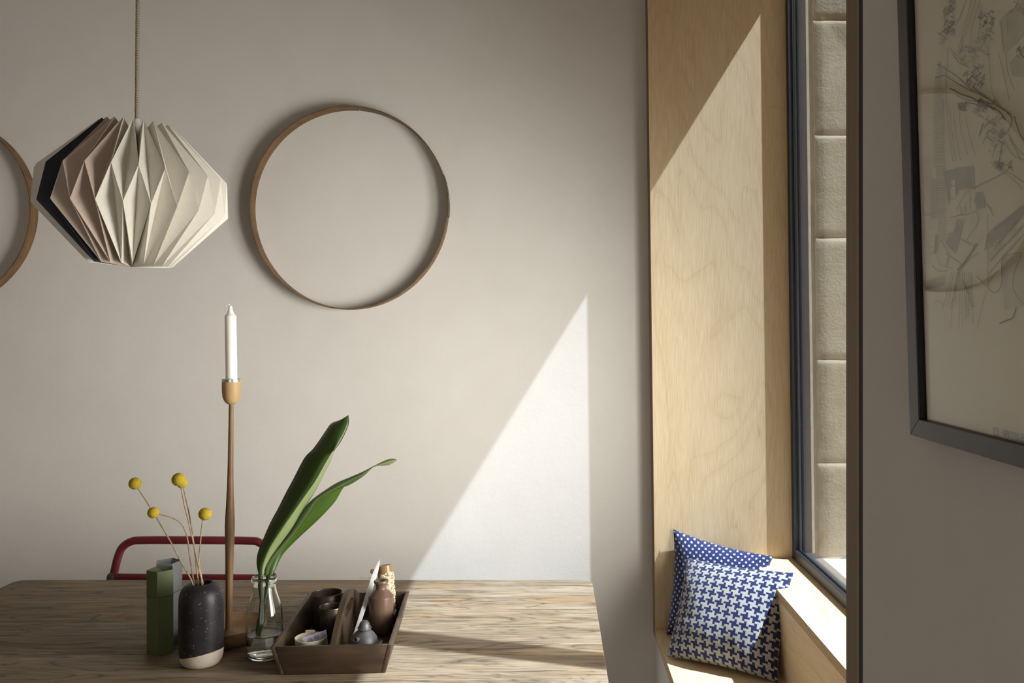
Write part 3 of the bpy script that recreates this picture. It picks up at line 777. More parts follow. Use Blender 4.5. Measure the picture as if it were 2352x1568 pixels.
L1 = [[(100, 1500), (116, 1500), (138, 1500)], [(78, 1400), (128, 1410), (155, 1420)], [(85, 1300), (165, 1310), (207, 1322)], [(130, 1180), (215, 1210), (283, 1218)],
      [(200, 1020), (330, 1035), (395, 1065)], [(270, 890), (425, 900), (490, 905)], [(340, 750), (515, 770), (585, 770)], [(400, 640), (600, 650), (652, 640)],
      [(505, 440), (695, 485), (735, 475)], [(580, 360), (752, 385), (778, 368)], [(640, 280), (785, 305), (822, 308)], [(700, 190), (795, 225), (868, 225)],
      [(750, 125), (820, 150), (906, 130)], [(826, 97), (850, 85), (903, 50)]]
def z1(f, e): return (0.030, 0.004, 0.026)[e]*min(1, f*2.5)*(1 if e != 2 or f < 0.62 else 0.3) + 0.045*f*f
leaf('strap_leaf', 'broad dark green leaf standing highest in the glass bottle', L1, z1, [M['leaf'], M['leaf_u']],
     lambda f, j: 1 if j > 0.55 and f < 0.69 else 0, [(599, 1318, 0.0), (598, 1345, 0), (601, 1385, 0.004), (594, 1430, 0.006), (584, 1478, 0.006)])
L2 = [[(150, 1490), (180, 1490), (215, 1490)], [(155, 1400), (200, 1420), (245, 1440)], [(205, 1305), (245, 1330), (288, 1345)], [(285, 1205), (315, 1238), (345, 1263)],
      [(368, 1085), (420, 1112), (470, 1140)], [(452, 950), (510, 985), (622, 1000)], [(515, 872), (568, 898), (722, 898)], [(590, 800), (625, 812), (792, 815)],
      [(700, 722), (730, 745), (857, 702)], [(800, 660), (840, 690), (890, 688)], [(900, 617), (930, 638), (962, 650)], [(1020, 566), (1040, 580), (1052, 588)],
      [(1120, 515), (1127, 515), (1134, 514)], [(1200, 474), (1212, 490), (1222, 505)], [(1280, 444), (1285, 470), (1280, 494)], [(1336, 449), (1340, 452), (1343, 455)]]
def z2(f, e): return 0.020*min(1, f*4)+(0.006, -0.004, 0.012)[e]*min(1, f*3)+0.03*f
leaf('strap_leaf', 'slimmer bright green leaf with twisted pale tip leaning right from the bottle', L2, z2, [M['leaf2'], M['leaf_m'], M['leaf_u']],
     lambda f, j: 2 if f > 0.80 else (1 if j < 0.5 else 0), [(617, 1318, 0.004), (614, 1345, 0.006), (608, 1385, -0.004), (603, 1425, -0.006), (594, 1462, -0.006)])

# ------------------------------------------------------------------ wooden tray with handle
TC = Vector((-0.424, 1.853, TZ)); TA = math.radians(3.6)
rotT = Matrix.Rotation(TA, 3, 'Z')
tray = thing('cutlery_tray', 'dark wooden tray with flared sides and central handle board', 'tray', TC)
HX, HY, HH, FL = 0.1135, 0.1720, 0.0585, 0.0145
def tl(x, y, z): return TC + rotT @ Vector((x, y, z))
def wallpiece(a, bq, inn):
    """slanted board between two outer corners; a, bq = outer top corners (x, y)"""
    def pt(c, top, inner):
        k = 1 if top else 0
        s = (1 if c[0] > 0 else -1, 1 if c[1] > 0 else -1)
        x = c[0]-s[0]*FL*(1-k); y = c[1]-s[1]*FL*(1-k)
        if inner: x -= inn[0]*s[0] if inn[0] else 0; y -= inn[1]*s[1] if inn[1] else 0
        return tl(x, y, HH*k)
    v = [pt(a, 0, 0), pt(bq, 0, 0), pt(bq, 1, 0), pt(a, 1, 0), pt(a, 0, 1), pt(bq, 0, 1), pt(bq, 1, 1), pt(a, 1, 1)]
    bm = faces(v, [(0, 1, 2, 3), (5, 4, 7, 6), (0, 4, 5, 1), (3, 2, 6, 7), (0, 3, 7, 4), (1, 5, 6, 2)])
    bmesh.ops.bevel(bm, geom=list(bm.edges), offset=0.0016, segments=2, affect='EDGES', profile=0.5)
    return bm
W8 = 0.0085
for sx in (-1, 1): obj('side', wallpiece((sx*HX, -HY), (sx*HX, HY), (W8, 0)), M['tray_y'], tray, smooth=True)
for sy in (-1, 1): obj('end', wallpiece((-(HX-W8), sy*HY), (HX-W8, sy*HY), (0, W8)), M['tray'], tray, smooth=True)
bx, by = HX-FL-W8+0.001, HY-FL-W8+0.001
obj('base', faces([tl(x, y, z) for z in (0.001, 0.0075) for x, y in ((-bx, -by), (bx, -by), (bx, by), (-bx, by))], [(3, 2, 1, 0), (4, 5, 6, 7), (0, 1, 5, 4), (1, 2, 6, 5), (2, 3, 7, 6), (3, 0, 4, 7)]), M['tray_y'], tray)
# handle board: arched outline with a slot
def htop(y):
    f = abs(y)/0.160
    return 0.056+0.052*(max(0, math.cos(min(1, f)*PI/2))**1.1)
bm = bmesh.new(); N = 48; yy = [-0.160+0.32*i/N for i in range(N+1)]
sl, sz0, sz1 = 0.048, 0.066, 0.090
def slot(y):
    if abs(y) >= sl: return None
    h = (sz1-sz0)/2*math.sqrt(max(0, 1-(y/sl)**4)); m = (sz0+sz1)/2
    return (m-h, m+h)
hw = 0.0052
for i in range(N):
    ya, yb = yy[i], yy[i+1]
    sa, sb_ = slot(ya), slot(yb)
    za, zb2 = htop(ya), htop(yb)
    mid = (sz0+sz1)/2
    if sa is None and sb_ is None: bands = [((0.0075, 0.0075), (za, zb2))]
    else:
        sa = sa or (mid, mid); sb_ = sb_ or (mid, mid)
        bands = [((0.0075, 0.0075), (sa[0], sb_[0])), ((sa[1], sb_[1]), (za, zb2))]
    for (l0, l1), (u0, u1) in bands:
        v = [tl(x, y, z) for x in (-hw, hw) for y, z in ((ya, l0), (yb, l1), (yb, u1), (ya, u0))]
        f = [(0, 1, 2, 3), (7, 6, 5, 4), (3, 2, 6, 7), (0, 4, 5, 1)]
        if i == 0: f.append((0, 3, 7, 4))
        if i == N-1: f.append((1, 5, 6, 2))
        faces(v, f, bm=bm)
for v in bm.verts:                # the board's ends follow the flare of the tray ends
    q_ = rotT.inverted() @ (v.co-TC)
    k_ = (0.1485+0.0135*min(1, q_.z/HH))/0.160
    v.co = TC+rotT @ Vector((q_.x, q_.y*k_, q_.z))
bmesh.ops.remove_doubles(bm, verts=bm.verts, dist=2e-5)
obj('handle_board', bm, M['tray_y'], tray, smooth=True)

FZ = TZ+0.0078     # tray floor
def cupobj(label, x, y, r, h, tilt_v):
    t = thing('tin_cup', label, 'cup', (x, y, FZ), 'old metal cups in the tray')
    obj('body', lathe([(0, 0), (r*0.90, 0), (r*0.92, 0.002), (r*0.955, h*0.6), (r*0.97, h*0.97), (r*0.945, h*0.97), (r*0.93, h*0.6), (r*0.89, 0.004), (0, 0.004)], (x, y, FZ), 56, tilt_v), M['tin'], t, smooth=True)
    rim = [(r*0.97, h*0.955), (r, h*0.965), (r*1.005, h*0.985), (r*0.985, h), (r*0.955, h*0.99), (r*0.945, h*0.965), (r*0.97, h*0.955)]
    obj('rim', lathe(rim, (x, y, FZ), 56, tilt_v), M['tin'], t, smooth=True)
cupobj('larger dark metal cup at the back left of the tray', -0.4878, 1.948, 0.0345, 0.0725, Vector((-0.03, 0.01, 1)))
cupobj('smaller dark metal cup beside the tray handle', -0.4585, 1.868, 0.0250, 0.0680, Vector((0, 0, 1)))
dx, dy, dr, dh = -0.4690, 1.745, 0.0310, 0.0455
dt = thing('ceramic_cup', 'small cream ceramic cup holding a lilac card in the tray', 'cup', (dx, dy, FZ))
obj('body', lathe([(0, 0), (0.017, 0), (0.019, 0.003), (0.026, 0.018), (0.0298, 0.036), (dr, dh), (dr-0.0012, dh+0.0008), (dr-0.0026, dh), (0.0272, 0.036), (0.0235, 0.018), (0.016, 0.005), (0, 0.004)], (dx, dy, FZ), 48), M['ceramic'], dt, smooth=True)
tb = box(dx-0.0185, dx-0.0005, dy+0.026, dy+0.034, FZ+dh-0.001, FZ+dh+0.0028, 0.001); obj('rim_tab', tb, M['ceramic'], dt, smooth=True)
# printed card
TLc, TRc = P(693.8, 1464.9, 1.742), P(749.3, 1445.5, 1.752)
e1 = (TRc-TLc).normalized(); dn = Vector((0.02, -0.30, -1)).normalized(); dn = (dn-e1*dn.dot(e1)).normalized(); nn = e1.cross(dn).normalized()
if nn.y > 0: nn = -nn
CW, CH = (TRc-TLc).length, 0.028
card = thing('printed_card', 'small lilac printed card with round stamps in the cream cup', 'card', TLc)
obj('card_sheet', faces([TLc+e1*a+dn*bb+nn*c for c in (0, 0.0004) for a, bb in ((0, 0), (CW, 0), (CW-0.004, CH), (0.006, CH))], [(0, 1, 2, 3), (7, 6, 5, 4), (0, 4, 5, 1), (1, 5, 6, 2), (2, 6, 7, 3), (3, 7, 4, 0)]), M['card'], card)
def stamp(a, d):
    o = TLc+e1*a+dn*d+nn*0.0009
    q = lambda u, v: o+e1*u+dn*v
    bm = tube([q(0.0045*math.cos(2*PI*k/20), 0.0052*math.sin(2*PI*k/20)) for k in range(20)], 0.00022, 5, closed=True)
    for sx in (-0.0013, 0.0013):
        tube([q(sx+0.0012+0.0004, -0.0026), q(sx+0.0002, -0.0028), q(sx-0.0006, -0.0016), q(sx, 0), q(sx+0.0008, 0.0014), q(sx, 0.0027), q(sx-0.0010, 0.0024)], 0.0003, 5, bm=bm)
    tube([q(-0.0036, -0.001), q(-0.0031, 0.002)], 0.00025, 5, bm=bm); tube([q(0.0036, -0.001), q(0.0031, 0.002)], 0.00025, 5, bm=bm)
    return bm
for a, d in ((0.0135, 0.0105), (0.0265, 0.0080), (0.0395, 0.0110)): obj('round_stamp', stamp(a, d), M['ink'], card)

# stoneware bottle
SX, SY = -0.3615, 1.903
sb = [(0, 0), (0.0205, 0), (0.0225, 0.002), (0.0258, 0.016), (0.0262, 0.02), (0.0264, 0.0775), (0.0263, 0.0785), (0.0258, 0.0795), (0.0252, 0.0802), (0.0200, 0.0862), (0.0140, 0.0918), (0.0116, 0.0938), (0.0112, 0.0950), (0.0110, 0.1010), (0.0125, 0.1045), (0.0152, 0.107), (0.0156, 0.110), (0.0146, 0.112), (0.011, 0.1125), (0.0072, 0.1105), (0.0066, 0.1), (0.0066, 0.09), (0.02, 0.07), (0.02, 0.01), (0, 0.008)]
o = obj('stoneware_bottle', lathe(sb, (SX, SY, FZ), 56), M['stoneware'], None, (SX, SY, FZ), smooth=True)
tag(o, 'brown glazed stoneware bottle with a narrow neck in the tray', 'bottle')
# pewter pot
PX, PY = -0.3665, 1.752
pot = thing('pewter_pot', 'small round grey metal pot with domed lid and short spout', 'pot', (PX, PY, FZ))
obj('body', lathe([(0, 0), (0.019, 0), (0.0215, 0.002), (0.0268, 0.014), (0.0285, 0.024), (0.0278, 0.034), (0.0245, 0.044), (0.0185, 0.0520), (0.0120, 0.0570), (0.0105, 0.0600), (0.0100, 0.062), (0, 0.062)], (PX, PY, FZ), 48), M['pewter'], pot, smooth=True)
ax = Vector((0.03, -0.08, 1))
obj('lid', lathe([(0, 0.060), (0.0115, 0.060), (0.0130, 0.0620), (0.0136, 0.0640), (0.0131, 0.0652), (0.0112, 0.0650), (0.0108, 0.067), (0.0095, 0.0725), (0.0065, 0.0765), (0.0030, 0.0782), (0, 0.0785)], (PX, PY, FZ), 40, ax), M['pewter'], pot, smooth=True)
sd = Vector((-0.378, -0.927, 0.25)).normalized(); s0 = Vector((PX, PY, FZ+0.040))+sd*0.0165
obj('spout', lathe([(0.0066, 0), (0.0050, 0.006), (0.0042, 0.0125), (0.0045, 0.0145), (0.0037, 0.0150), (0.0028, 0.0140), (0.0028, 0.004), (0, 0.004)], s0, 24, sd), M['pewter'], pot, smooth=True)
# paper knife leaning behind the bottle
k0, k1 = Vector((-0.4085, 1.835, FZ+0.001)), P(872.6, 1284, 1.985)
ka = (k1-k0).normalized(); kb = Vector((1, 0.25, 0)); kb = (kb-ka*kb.dot(ka)).normalized(); kn = ka.cross(kb).normalized()
kl_ = (k1-k0).length
prof_k = [(0, 0.0028), (0.06, 0.0034), (0.3, 0.0042), (0.55, 0.0054), (0.75, 0.0056), (0.86, 0.0046), (0.94, 0.0026), (1.0, 0.0002)]
bm = bmesh.new(); rows = []
for f, w in prof_k:
    c = k0+ka*kl_*f; t2 = 0.0013 if f < 0.9 else 0.0006
    rows.append([bm.verts.new(c+kb*w*a+kn*t2*d) for a, d in ((-1, -0.6), (-0.75, 1), (0.6, 1), (1, 0.3), (0.9, -1), (-0.6, -1))])
for a, d in zip(rows, rows[1:]):
    for k in range(6): bm.faces.new([a[k], a[(k+1) % 6], d[(k+1) % 6], d[k]])
bm.faces.new(rows[0]); bm.faces.new(rows[-1][::-1])
tag(obj('paper_knife', bm, M['bone'], None, k0, smooth=True), 'long white pointed paper knife leaning up behind the stoneware bottle', 'knife')
# twine on a piece of horn
r0, r1 = Vector((-0.3520, 1.972, FZ+0.002)), Vector((-0.3700, 1.988, 0.8795))
ra = (r1-r0).normalized(); rl = (r1-r0).length
reel = thing('twine_reel', 'piece of polished brown horn wrapped in pale knotted twine behind the bottle', 'reel', r0)
obj('horn_core', lathe([(0, 0), (0.009, 0), (0.0105, 0.004), (0.0125, 0.03), (0.0152, 0.08), (0.0163, rl-0.006), (0.0157, rl-0.001), (0.012, rl), (0, rl-0.003)], r0, 32, ra), M['horn'], reel, smooth=True)
q = Vector((0, 0, 1)).rotation_difference(ra); bm = bmesh.new()
random.seed(3)
turns, top = 36, rl-0.017
pts = []
for k in range(turns*22):
    f = k/(turns*22-1); a = 2*PI*turns*f; h = 0.012+(top-0.012)*f
    r = 0.0106+0.0056*min(1, f*1.1)+0.0007*math.sin(a*3.3)+0.0005*math.sin(a*7.1)
    h2 = h+0.0022*math.sin(a*2.7+f*9)+0.0014*math.sin(a*5.2)
    pts.append(r0+q @ Vector((r*math.cos(a), r*math.sin(a), h2)))
tube(pts, 0.0013, 6, bm=bm)
for k in range(60):
    a = random.uniform(0, 2*PI); h = random.uniform(0.02, top); r = 0.0122+0.0053*min(1, h/top*1.1)
    loop = [r0+q @ (Vector((r*math.cos(a+0.18*math.cos(p)), r*math.sin(a+0.18*math.cos(p)), h+0.0030*math.sin(p)))) for p in [2*PI*i/9 for i in range(9)]]
    tube(loop, 0.00085, 5, bm=bm, closed=True)
obj('twine', bm, M['twine'], reel, smooth='all', label='pale knotted twine', kind='stuff')
tw = P(847, 1327, 1.985)
obj('twig', tube([P(866, 1326, 1.985), tw, P(828.5, 1327.5, 1.98)], 0.0009, 7), M['straw'], reel)
obj('knob', lathe([(0, -0.006), (0.004, -0.004), (0.006, 0.0), (0.004, 0.004), (0, 0.006)], P(856, 1312, 1.99), 16, Vector((-0.4, 0, 1))), M['horn'], reel, smooth=True)

# ------------------------------------------------------------------ cushions
def cushion(name, label, BL, BR, TR, TL, T, mat, seed, sag, front=1.0):
    base = (BL+BR)*0.5
    bm = bmesh.new(); uvl = bm.loops.layers.uv.new('UVMap'); N = 44
    nrm = (BR-BL).cross(TL-BL).normalized()
    if nrm.y > 0: nrm = -nrm
    def surf(u, v, side):
        # u, v in -1..1 ; edges are drawn in between the pointed corners
        fu = u*(1-sag*(1-v*v)*abs(u)**2); fv = v*(1-sag*(1-u*u)*abs(v)**2)
        a, b2 = (fu+1)/2, (fv+1)/2
        p = BL*(1-a)*(1-b2)+BR*a*(1-b2)+TR*a*b2+TL*(1-a)*b2
        th = T*((1-abs(u)**2.6)*(1-abs(v)**2.6))**0.62
        th *= 1+0.10*(-v)
        w = 0.0045*mnoise.fractal(Vector((u*1.6+seed, v*1.6, side)), 1.0, 2.0, 3)*(1-abs(u)**4)*(1-abs(v)**4)
        cw = 0.010*math.sin(6*(u+v)+seed)*max(0, abs(u*v)-0.25)
        return p+nrm*(side*(th*(front if side > 0 else 1.0))+w+cw*0.6)
    for side in (1, -1):
        g = [[bm.verts.new(surf(-1+2*i/N, -1+2*j/N, side)) for i in range(N+1)] for j in range(N+1)]
        for j in range(N):
            for i in range(N):
                f = bm.faces.new([g[j][i], g[j][i+1], g[j+1][i+1], g[j+1][i]])
                for lp, (a, c) in zip(f.loops, ((i, j), (i+1, j), (i+1, j+1), (i, j+1))): lp[uvl].uv = (a/N, c/N)
    bmesh.ops.remove_doubles(bm, verts=bm.verts, dist=1e-5)
    o = obj(name, bm, mat, None, base, smooth='all')
    tag(o, label, 'cushion', 'blue cushions on the window seat')
    return o
cushion('cushion', 'blue cushion with small white square dots leaning on the plywood, behind the other', Vector((0.345, 2.672, SEAT+0.004)), Vector((0.592, 2.60, SEAT+0.004)),
        P(1776, 1277, 2.655), P(1547, 1215, 2.731), 0.070, M['cushB'], 2.0, 0.075)
cushion('cushion', 'front cushion in large blue and white houndstooth weave', Vector((0.3245, 2.500, SEAT+0.005)), Vector((0.588, 2.315, SEAT+0.005)),
        P(1822, 1314, 2.45), P(1577, 1280, 2.615), 0.088, M['cushA'], 5.0, 0.055, 0.78)

# ------------------------------------------------------------------ framed drawing on the right wall
XP = 0.306                       # front face of the frame near its lower edge
PL = 0.030                       # top leans out from the wall
ZB = 1.32
def wp(xoff, Y, z): return Vector((XP+xoff-PL*(z-ZB), Y, z))
def pic(px, py, off):
    """photo pixel -> point on the leaning picture plane (off metres behind the frame face)."""
    # X = XP+off-PL*(z-ZB); X = (px-VX)*Y/F ; z = CZ-(py-VY)*Y/F
    a = (px-VX)/FPX; bq = (py-VY)/FPX
    Y = (XP+off-PL*(CZ-ZB))/(a-PL*bq)
    return Vector((a*Y, Y, CZ-bq*Y))
c_bl = pic(2090, 998, 0); YL = c_bl.y; ZBo = c_bl.z; FWd = 0.0
ci = pic(2110, 963, 0); fw_y = YL-ci.y; fw_z = ci.z-ZBo
Y_R, Z_T = 0.20, 2.0
frm = thing('framed_drawing', 'large framed pencil drawing of streets hanging on the right wall', 'picture', (XP, (YL+Y_R)/2, ZBo))
DEP = 0.020
def rail(quad):
    v = [wp(o_, y, z) for o_ in (0, DEP) for y, z in quad]
    bm = faces(v, [(0, 1, 2, 3), (7, 6, 5, 4), (0, 4, 5, 1), (1, 5, 6, 2), (2, 6, 7, 3), (3, 7, 4, 0)])
    bmesh.ops.bevel(bm, geom=list(bm.edges), offset=0.0004, segments=1, affect='EDGES')
    return bm
il, ir, ib, it = YL-fw_y, Y_R+fw_y, ZBo+fw_z, Z_T-fw_z
for quad in ([(YL, ZBo), (il, ib), (il, it), (YL, Z_T)], [(YL, ZBo), (Y_R, ZBo), (ir, ib), (il, ib)], [(Y_R, ZBo), (Y_R, Z_T), (ir, it), (ir, ib)], [(YL, Z_T), (il, it), (ir, it), (Y_R, Z_T)]):
    obj('frame_rail', rail(quad), M['pframe'], frm)
RB_ = 0.0065
for y0, y1, z0, z1 in ((il-0.0005, il-0.0015, ib, it),):
    obj('rebate', faces([wp(o_, y, z) for o_ in (0.0012, RB_) for y, z in ((il+0.0002, ib), (il-0.0012, ib), (il-0.0012, it), (il+0.0002, it))], [(0, 1, 2, 3), (7, 6, 5, 4), (0, 4, 5, 1), (1, 5, 6, 2), (2, 6, 7, 3), (3, 7, 4, 0)]), M['pblack'], frm, label='black inner edge')
obj('paper', faces([wp(o_, y, z) for o_ in (RB_, RB_+0.002) for y, z in ((il, ib), (ir, ib), (ir, it), (il, it))], [(0, 1, 2, 3), (7, 6, 5, 4), (0, 4, 5, 1), (1, 5, 6, 2), (2, 6, 7, 3), (3, 7, 4, 0)]), M['paper'], frm)
obj('glass', faces([wp(o_, y, z) for o_ in (0.0040, 0.0052) for y, z in ((il, ib), (ir, ib), (ir, it), (il, it))], [(0, 1, 2, 3), (7, 6, 5, 4), (0, 4, 5, 1), (1, 5, 6, 2), (2, 6, 7, 3), (3, 7, 4, 0)]), M['pglass'], frm)

layers = {}
lay = [0]
def fill(pts, mat, off):
    bm = layers.setdefault(mat, bmesh.new())
    vs = [bm.verts.new(pic(x, y, RB_-off)) for x, y in pts]
    try: bm.faces.new(vs)
    except ValueError: pass
def stroke(pts, w, mat, off=0.0008):
    for (x0, y0), (x1, y1) in zip(pts, pts[1:]):
        d = math.hypot(x1-x0, y1-y0)
        if d < 1e-6: continue
        nx, ny = -(y1-y0)/d*w/2, (x1-x0)/d*w/2
        ex, ey = (x1-x0)/d*w*0.3, (y1-y0)/d*w*0.3
        fill([(x0+nx-ex, y0+ny-ey), (x1+nx+ex, y1+ny+ey), (x1-nx+ex, y1-ny+ey), (x0-nx-ex, y0-ny-ey)], mat, off)
def A(pts): return [(2090+x/3.92, y/3.92) for x, y in pts]
def B(pts): return [(2090+x/3.92, 380+y/3.92) for x, y in pts]
def curve(pts, n=6):
    return [(v.x, v.y) for v in smooth_path([(x, y, 0) for x, y in pts], n)]
# washes
fill(B([(300, 55), (440, 15), (575, 5), (582, 215), (520, 205), (440, 215), (410, 300), (405, 130), (365, 130), (365, 330), (345, 360), (325, 200)]), 'wash_g', 0.0005)
fill(B([(590, 245), (655, 240), (675, 320), (670, 380), (600, 395), (580, 320)]), 'wash_g', 0.0005)
fill(B([(420, 480), (490, 485), (412, 800), (320, 700), (345, 610), (395, 590)]), 'wash_g', 0.0005)
fill(A([(800, 190), (900, 90), (1027, 20), (1027, 300), (960, 380), (860, 470), (830, 400)]), 'wash_l', 0.0005)
fill(A([(900, 560), (1027, 420), (1027, 700), (920, 680)]), 'wash_l', 0.0005)
fill(B([(830, 850), (1000, 790), (1027, 800), (1027, 1265), (850, 1300), (835, 1100)]), 'wash_l', 0.0005)
fill(B([(690, 640), (730, 580), (1027, 350), (1027, 430), (720, 720), (670, 755)]), 'wash_g', 0.0006)
fill(B([(720, 780), (800, 700), (1027, 490), (1027, 530), (740, 850), (710, 870)]), 'wash_l', 0.0006)
fill(A([(500, 740), (640, 690), (680, 760), (650, 800), (560, 830)]), 'wash_l', 0.0006)
# hatched terraces on the left
rnd = random.Random(11)
for k in range(62):
    y = 560+k*15.5
    if y < 1560:
        l = 245-35*min(1, (y-560)/300); r = 300 if y > 800 else 285
        stroke(A([(l, y+rnd.uniform(-3, 3)), (r, y-8+rnd.uniform(-3, 3))]), 1.1, 'ink1')
for k in range(44):
    y = 10+k*15.5; stroke(B([(235+k*0.5, y), (325, y-3+rnd.uniform(-3, 3))]), 1.1, 'ink1')
for i in range(6):
    for k in range(30):
        x = 95+i*17+k*0.9; y = -110+k*19
        if y > -100+(110-i*19)*0.9-60: stroke(B([(x, y), (x+7, y+7)]), 1.2, 'ink1')
for k in range(40):
    y = 130+k*9; stroke(B([(190, y), (245, y-5)]), 0.8, 'ink1')
for k in range(26):
    y = 430+k*18; stroke(B([(110+rnd.uniform(0, 20), y), (190+rnd.uniform(-20, 30), y+rnd.uniform(-6, 6))]), 0.8, 'ink1')
for k in range(30): stroke(B([(110+k*7, 1050-k*2.3), (150+k*5.5, 1120-k*1.5)]), 0.7, 'ink1')
# fans of field lines
for pts in ([(330, 890), (345, 1100), (365, 1300), (385, 1450)], [(355, 930), (375, 1150), (410, 1450)], [(390, 960), (405, 1150), (455, 1440)], [(440, 1000), (465, 1200), (525, 1400)], [(500, 1050), (540, 1240), (590, 1400)], [(300, 890), (305, 1200), (310, 1480)], [(318, 600), (325, 900)], [(340, 420), (330, 780)]):
    stroke(curve(A(pts)), 1.3, 'ink1')
for x0, x1 in ((300, 300), (330, 335), (360, 362), (395, 410), (425, 440), (455, 470), (480, 500), (510, 515), (540, 530), (565, 548), (585, 570)):
    stroke(B([(x0*0.62+190, 960), (x1, 1250+((x0*7) % 230))]), 1.2, 'ink1')
for pts in ([(590, 0), (520, 230), (450, 470)], [(555, 0), (500, 200), (440, 440)], [(630, 0), (570, 200), (545, 320), (540, 430)], [(500, 0), (460, 120), (420, 200)], [(700, 420), (720, 640), (745, 850), (830, 980)], [(800, 480), (840, 650), (895, 900)], [(860, 470), (880, 640), (940, 800)], [(640, 60), (625, 250), (600, 380)], [(820, 200), (845, 480)], [(880, 170), (880, 300)]):
    stroke(curve(A(pts)), 1.4, 'ink1')
# roads
for pts in ([(360, 795), (470, 850), (560, 880), (640, 940), (720, 960), (800, 1000), (860, 1080)], [(420, 860), (520, 900), (640, 920), (760, 940)], [(440, 930), (560, 930), (690, 970)], [(350, 705), (460, 770), (560, 825)], [(250, 580), (350, 640), (440, 700), (560, 810), (700, 890)], [(560, 780), (640, 840), (720, 900), (800, 960), (910, 1030)], [(660, 1110), (625, 1215)], [(700, 1180), (655, 1290)], [(690, 1230), (740, 1270)], [(730, 1460), (800, 1500), (870, 1480), (930, 1540)], [(830, 1290), (800, 1480)], [(870, 1010), (920, 1080), (870, 1200), (820, 1180)], [(860, 1280), (920, 1390), (1027, 1440)], [(890, 1210), (960, 1330), (1027, 1390)], [(940, 1050), (985, 1200), (1027, 1260)], [(780, 1290), (740, 1420)], [(360, 430), (420, 500), (480, 550)], [(380, 480), (440, 560), (520, 600)], [(230, 700), (300, 680), (350, 700)], [(900, 1250), (1000, 1440)]):
    stroke(curve(A(pts), 4), rnd.choice((1.4, 1.9, 2.4)), 'ink2')
for pts in ([(740, 0), (870, 55), (1027, 150)], [(760, 20), (900, 100), (1010, 210)], [(590, 200), (640, 165), (745, 120), (860, 60)], [(360, 470), (440, 450), (530, 435), (610, 400)], [(445, 655), (560, 715), (590, 735)], [(320, 790), (400, 840), (455, 885)], [(600, 420), (605, 520), (510, 670)], [(265, 670), (250, 860), (300, 900), (390, 930)], [(270, 670), (345, 790), (330, 910)], [(340, 830), (330, 900)], [(590, 700), (540, 800), (430, 950)], [(610, 780), (500, 880), (440, 970)], [(590, 990), (690, 1090), (745, 1140), (790, 1130), (825, 1060), (830, 850), (900, 800), (1000, 785)], [(480, 1040), (540, 1160), (580, 1265)], [(470, 1020), (520, 1140), (550, 1250), (585, 1268)], [(685, 1130), (640, 1300), (610, 1470)], [(700, 440), (700, 1090)], [(720, 860), (850, 720), (1027, 540)], [(710, 980), (830, 830), (1027, 620)], [(700, 1080), (770, 960)], [(740, 590), (880, 480), (1027, 330)], [(420, 400), (475, 290), (530, 220), (545, 290), (580, 330)], [(500, 340), (500, 420)], [(540, 300), (545, 400)], [(460, 370), (462, 440)], [(200, 900), (260, 950), (340, 945)], [(370, 300), (405, 300)], [(365, 185), (405, 180)], [(680, 340), (730, 400), (745, 450)], [(220, 1225), (265, 1220), (300, 1260)], [(1000, 800), (950, 930), (925, 1060), (960, 1170), (1027, 1240)], [(430, 950), (400, 1140), (360, 1300)], [(230, 630), (215, 790)], [(690, 620), (740, 720), (670, 755)]):
    stroke(curve(B(pts), 4), rnd.choice((1.3, 1.7, 2.1)), 'ink1')
stroke(curve(B([(810, 1420), (880, 1390), (930, 1365), (955, 1280)]), 5), 3.0, 'ink2')
stroke(B([(240, 625), (222, 790)]), 4.5, 'ink1'); stroke(B([(430, 940), (500, 860), (600, 705)]), 4.0, 'ink2')
for k in range(13):
    x = 735+k*23; y = 735-k*27; stroke(B([(x, y-25), (x+30, y-5), (x+18, y+18), (x+45, y-8)]), 2.0, 'ink1')
for k in range(9): stroke(B([(760+k*32, 560-k*24), (775+k*32, 600-k*26)]), 1.6, 'ink1')
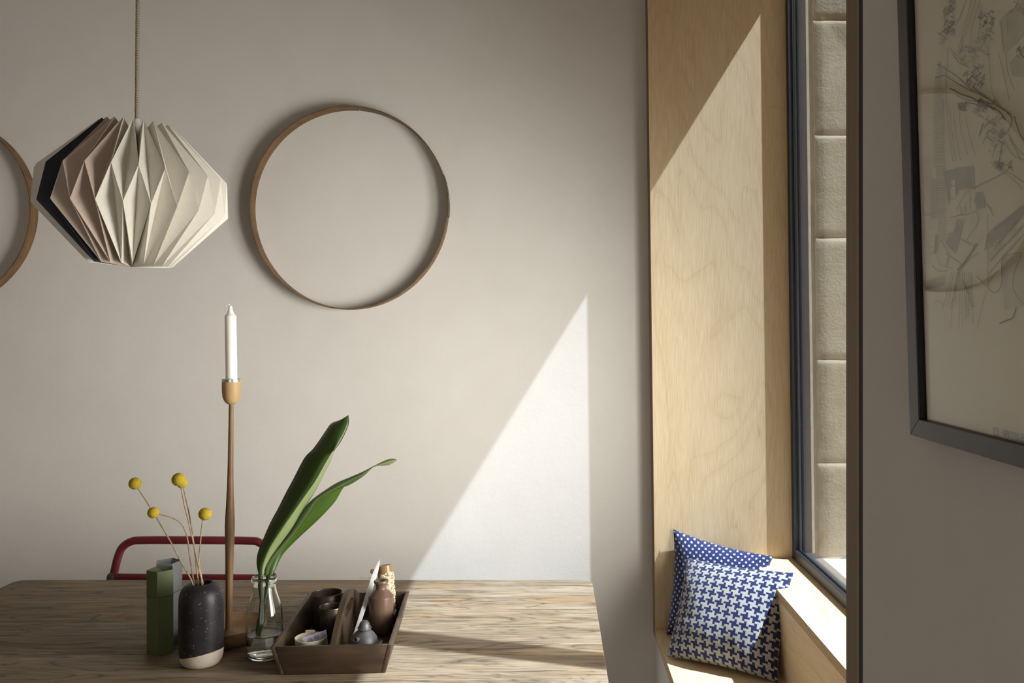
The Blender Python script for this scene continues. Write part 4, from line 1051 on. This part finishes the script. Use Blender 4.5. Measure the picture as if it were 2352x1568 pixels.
# clusters of little houses
for cx, cy, w, h, n, m in ((350, 200, 60, 150, 46, 'ink2'), (690, 230, 80, 170, 40, 'ink2'), (580, 680, 110, 120, 48, 'ink2'), (520, 500, 90, 110, 34, 'ink1'), (700, 940, 110, 60, 26, 'ink2'), (470, 960, 45, 40, 22, 'ink2'), (620, 1010, 60, 50, 18, 'ink1'), (760, 1150, 90, 120, 34, 'ink1'), (640, 420, 70, 110, 22, 'ink1'), (780, 1260, 100, 140, 36, 'ink1'), (960, 60, 60, 60, 10, 'ink1'), (370, 40, 30, 60, 14, 'ink1'), (840, 1490, 90, 40, 20, 'ink2'), (990, 470, 30, 60, 8, 'ink2'), (300, 330, 50, 60, 12, 'ink1')):
    for k in range(n):
        x, y = cx+rnd.uniform(-w, w)*0.8, cy+rnd.uniform(-h, h)*0.8; a = rnd.choice((0.5, 0.6, 2.1, 2.2))+rnd.uniform(-.15, .15); l = rnd.uniform(10, 30)
        stroke(A([(x-l*math.cos(a), y-l*math.sin(a)), (x+l*math.cos(a), y+l*math.sin(a))]), rnd.choice((1.0, 1.5, 2.2)), m)
for i, (nm, bm) in enumerate(layers.items()):
    obj('drawn_wash' if nm.startswith('wash') else 'drawn_lines', bm, M[nm], frm, kind='stuff')
# faint lettering along the foot of the sheet
bm = bmesh.new(); layers = {}
gly = {'C': [[(1, 0), (0, 0), (0, 1), (1, 1)]], 'L': [[(0, 0), (0, 1), (1, 1)]], 'I': [[(.5, 0), (.5, 1)]], 'R': [[(0, 1), (0, 0), (1, 0), (1, .5), (0, .5), (1, 1)]], 'K': [[(0, 0), (0, 1)], [(1, 0), (0, .5), (1, 1)]], 'E': [[(1, 0), (0, 0), (0, 1), (1, 1)], [(0, .5), (.8, .5)]], 'N': [[(0, 1), (0, 0), (1, 1), (1, 0)]], '2': [[(0, 0), (1, 0), (1, .5), (0, .5), (0, 1), (1, 1)]]}
xx = 2283.0
for ch in 'CLIRKEN 2E':
    if ch != ' ':
        for ln in gly[ch]:
            stroke([(xx+5.4*a, 982+0.235*(xx-2283)+1.2*a+17*c) for a, c in ln], 2.8, 'titleink')
    xx += 8.4 if ch != ' ' else 4
obj('lettering', layers['titleink'], M['titleink'], frm, label='faint lilac capital letters')
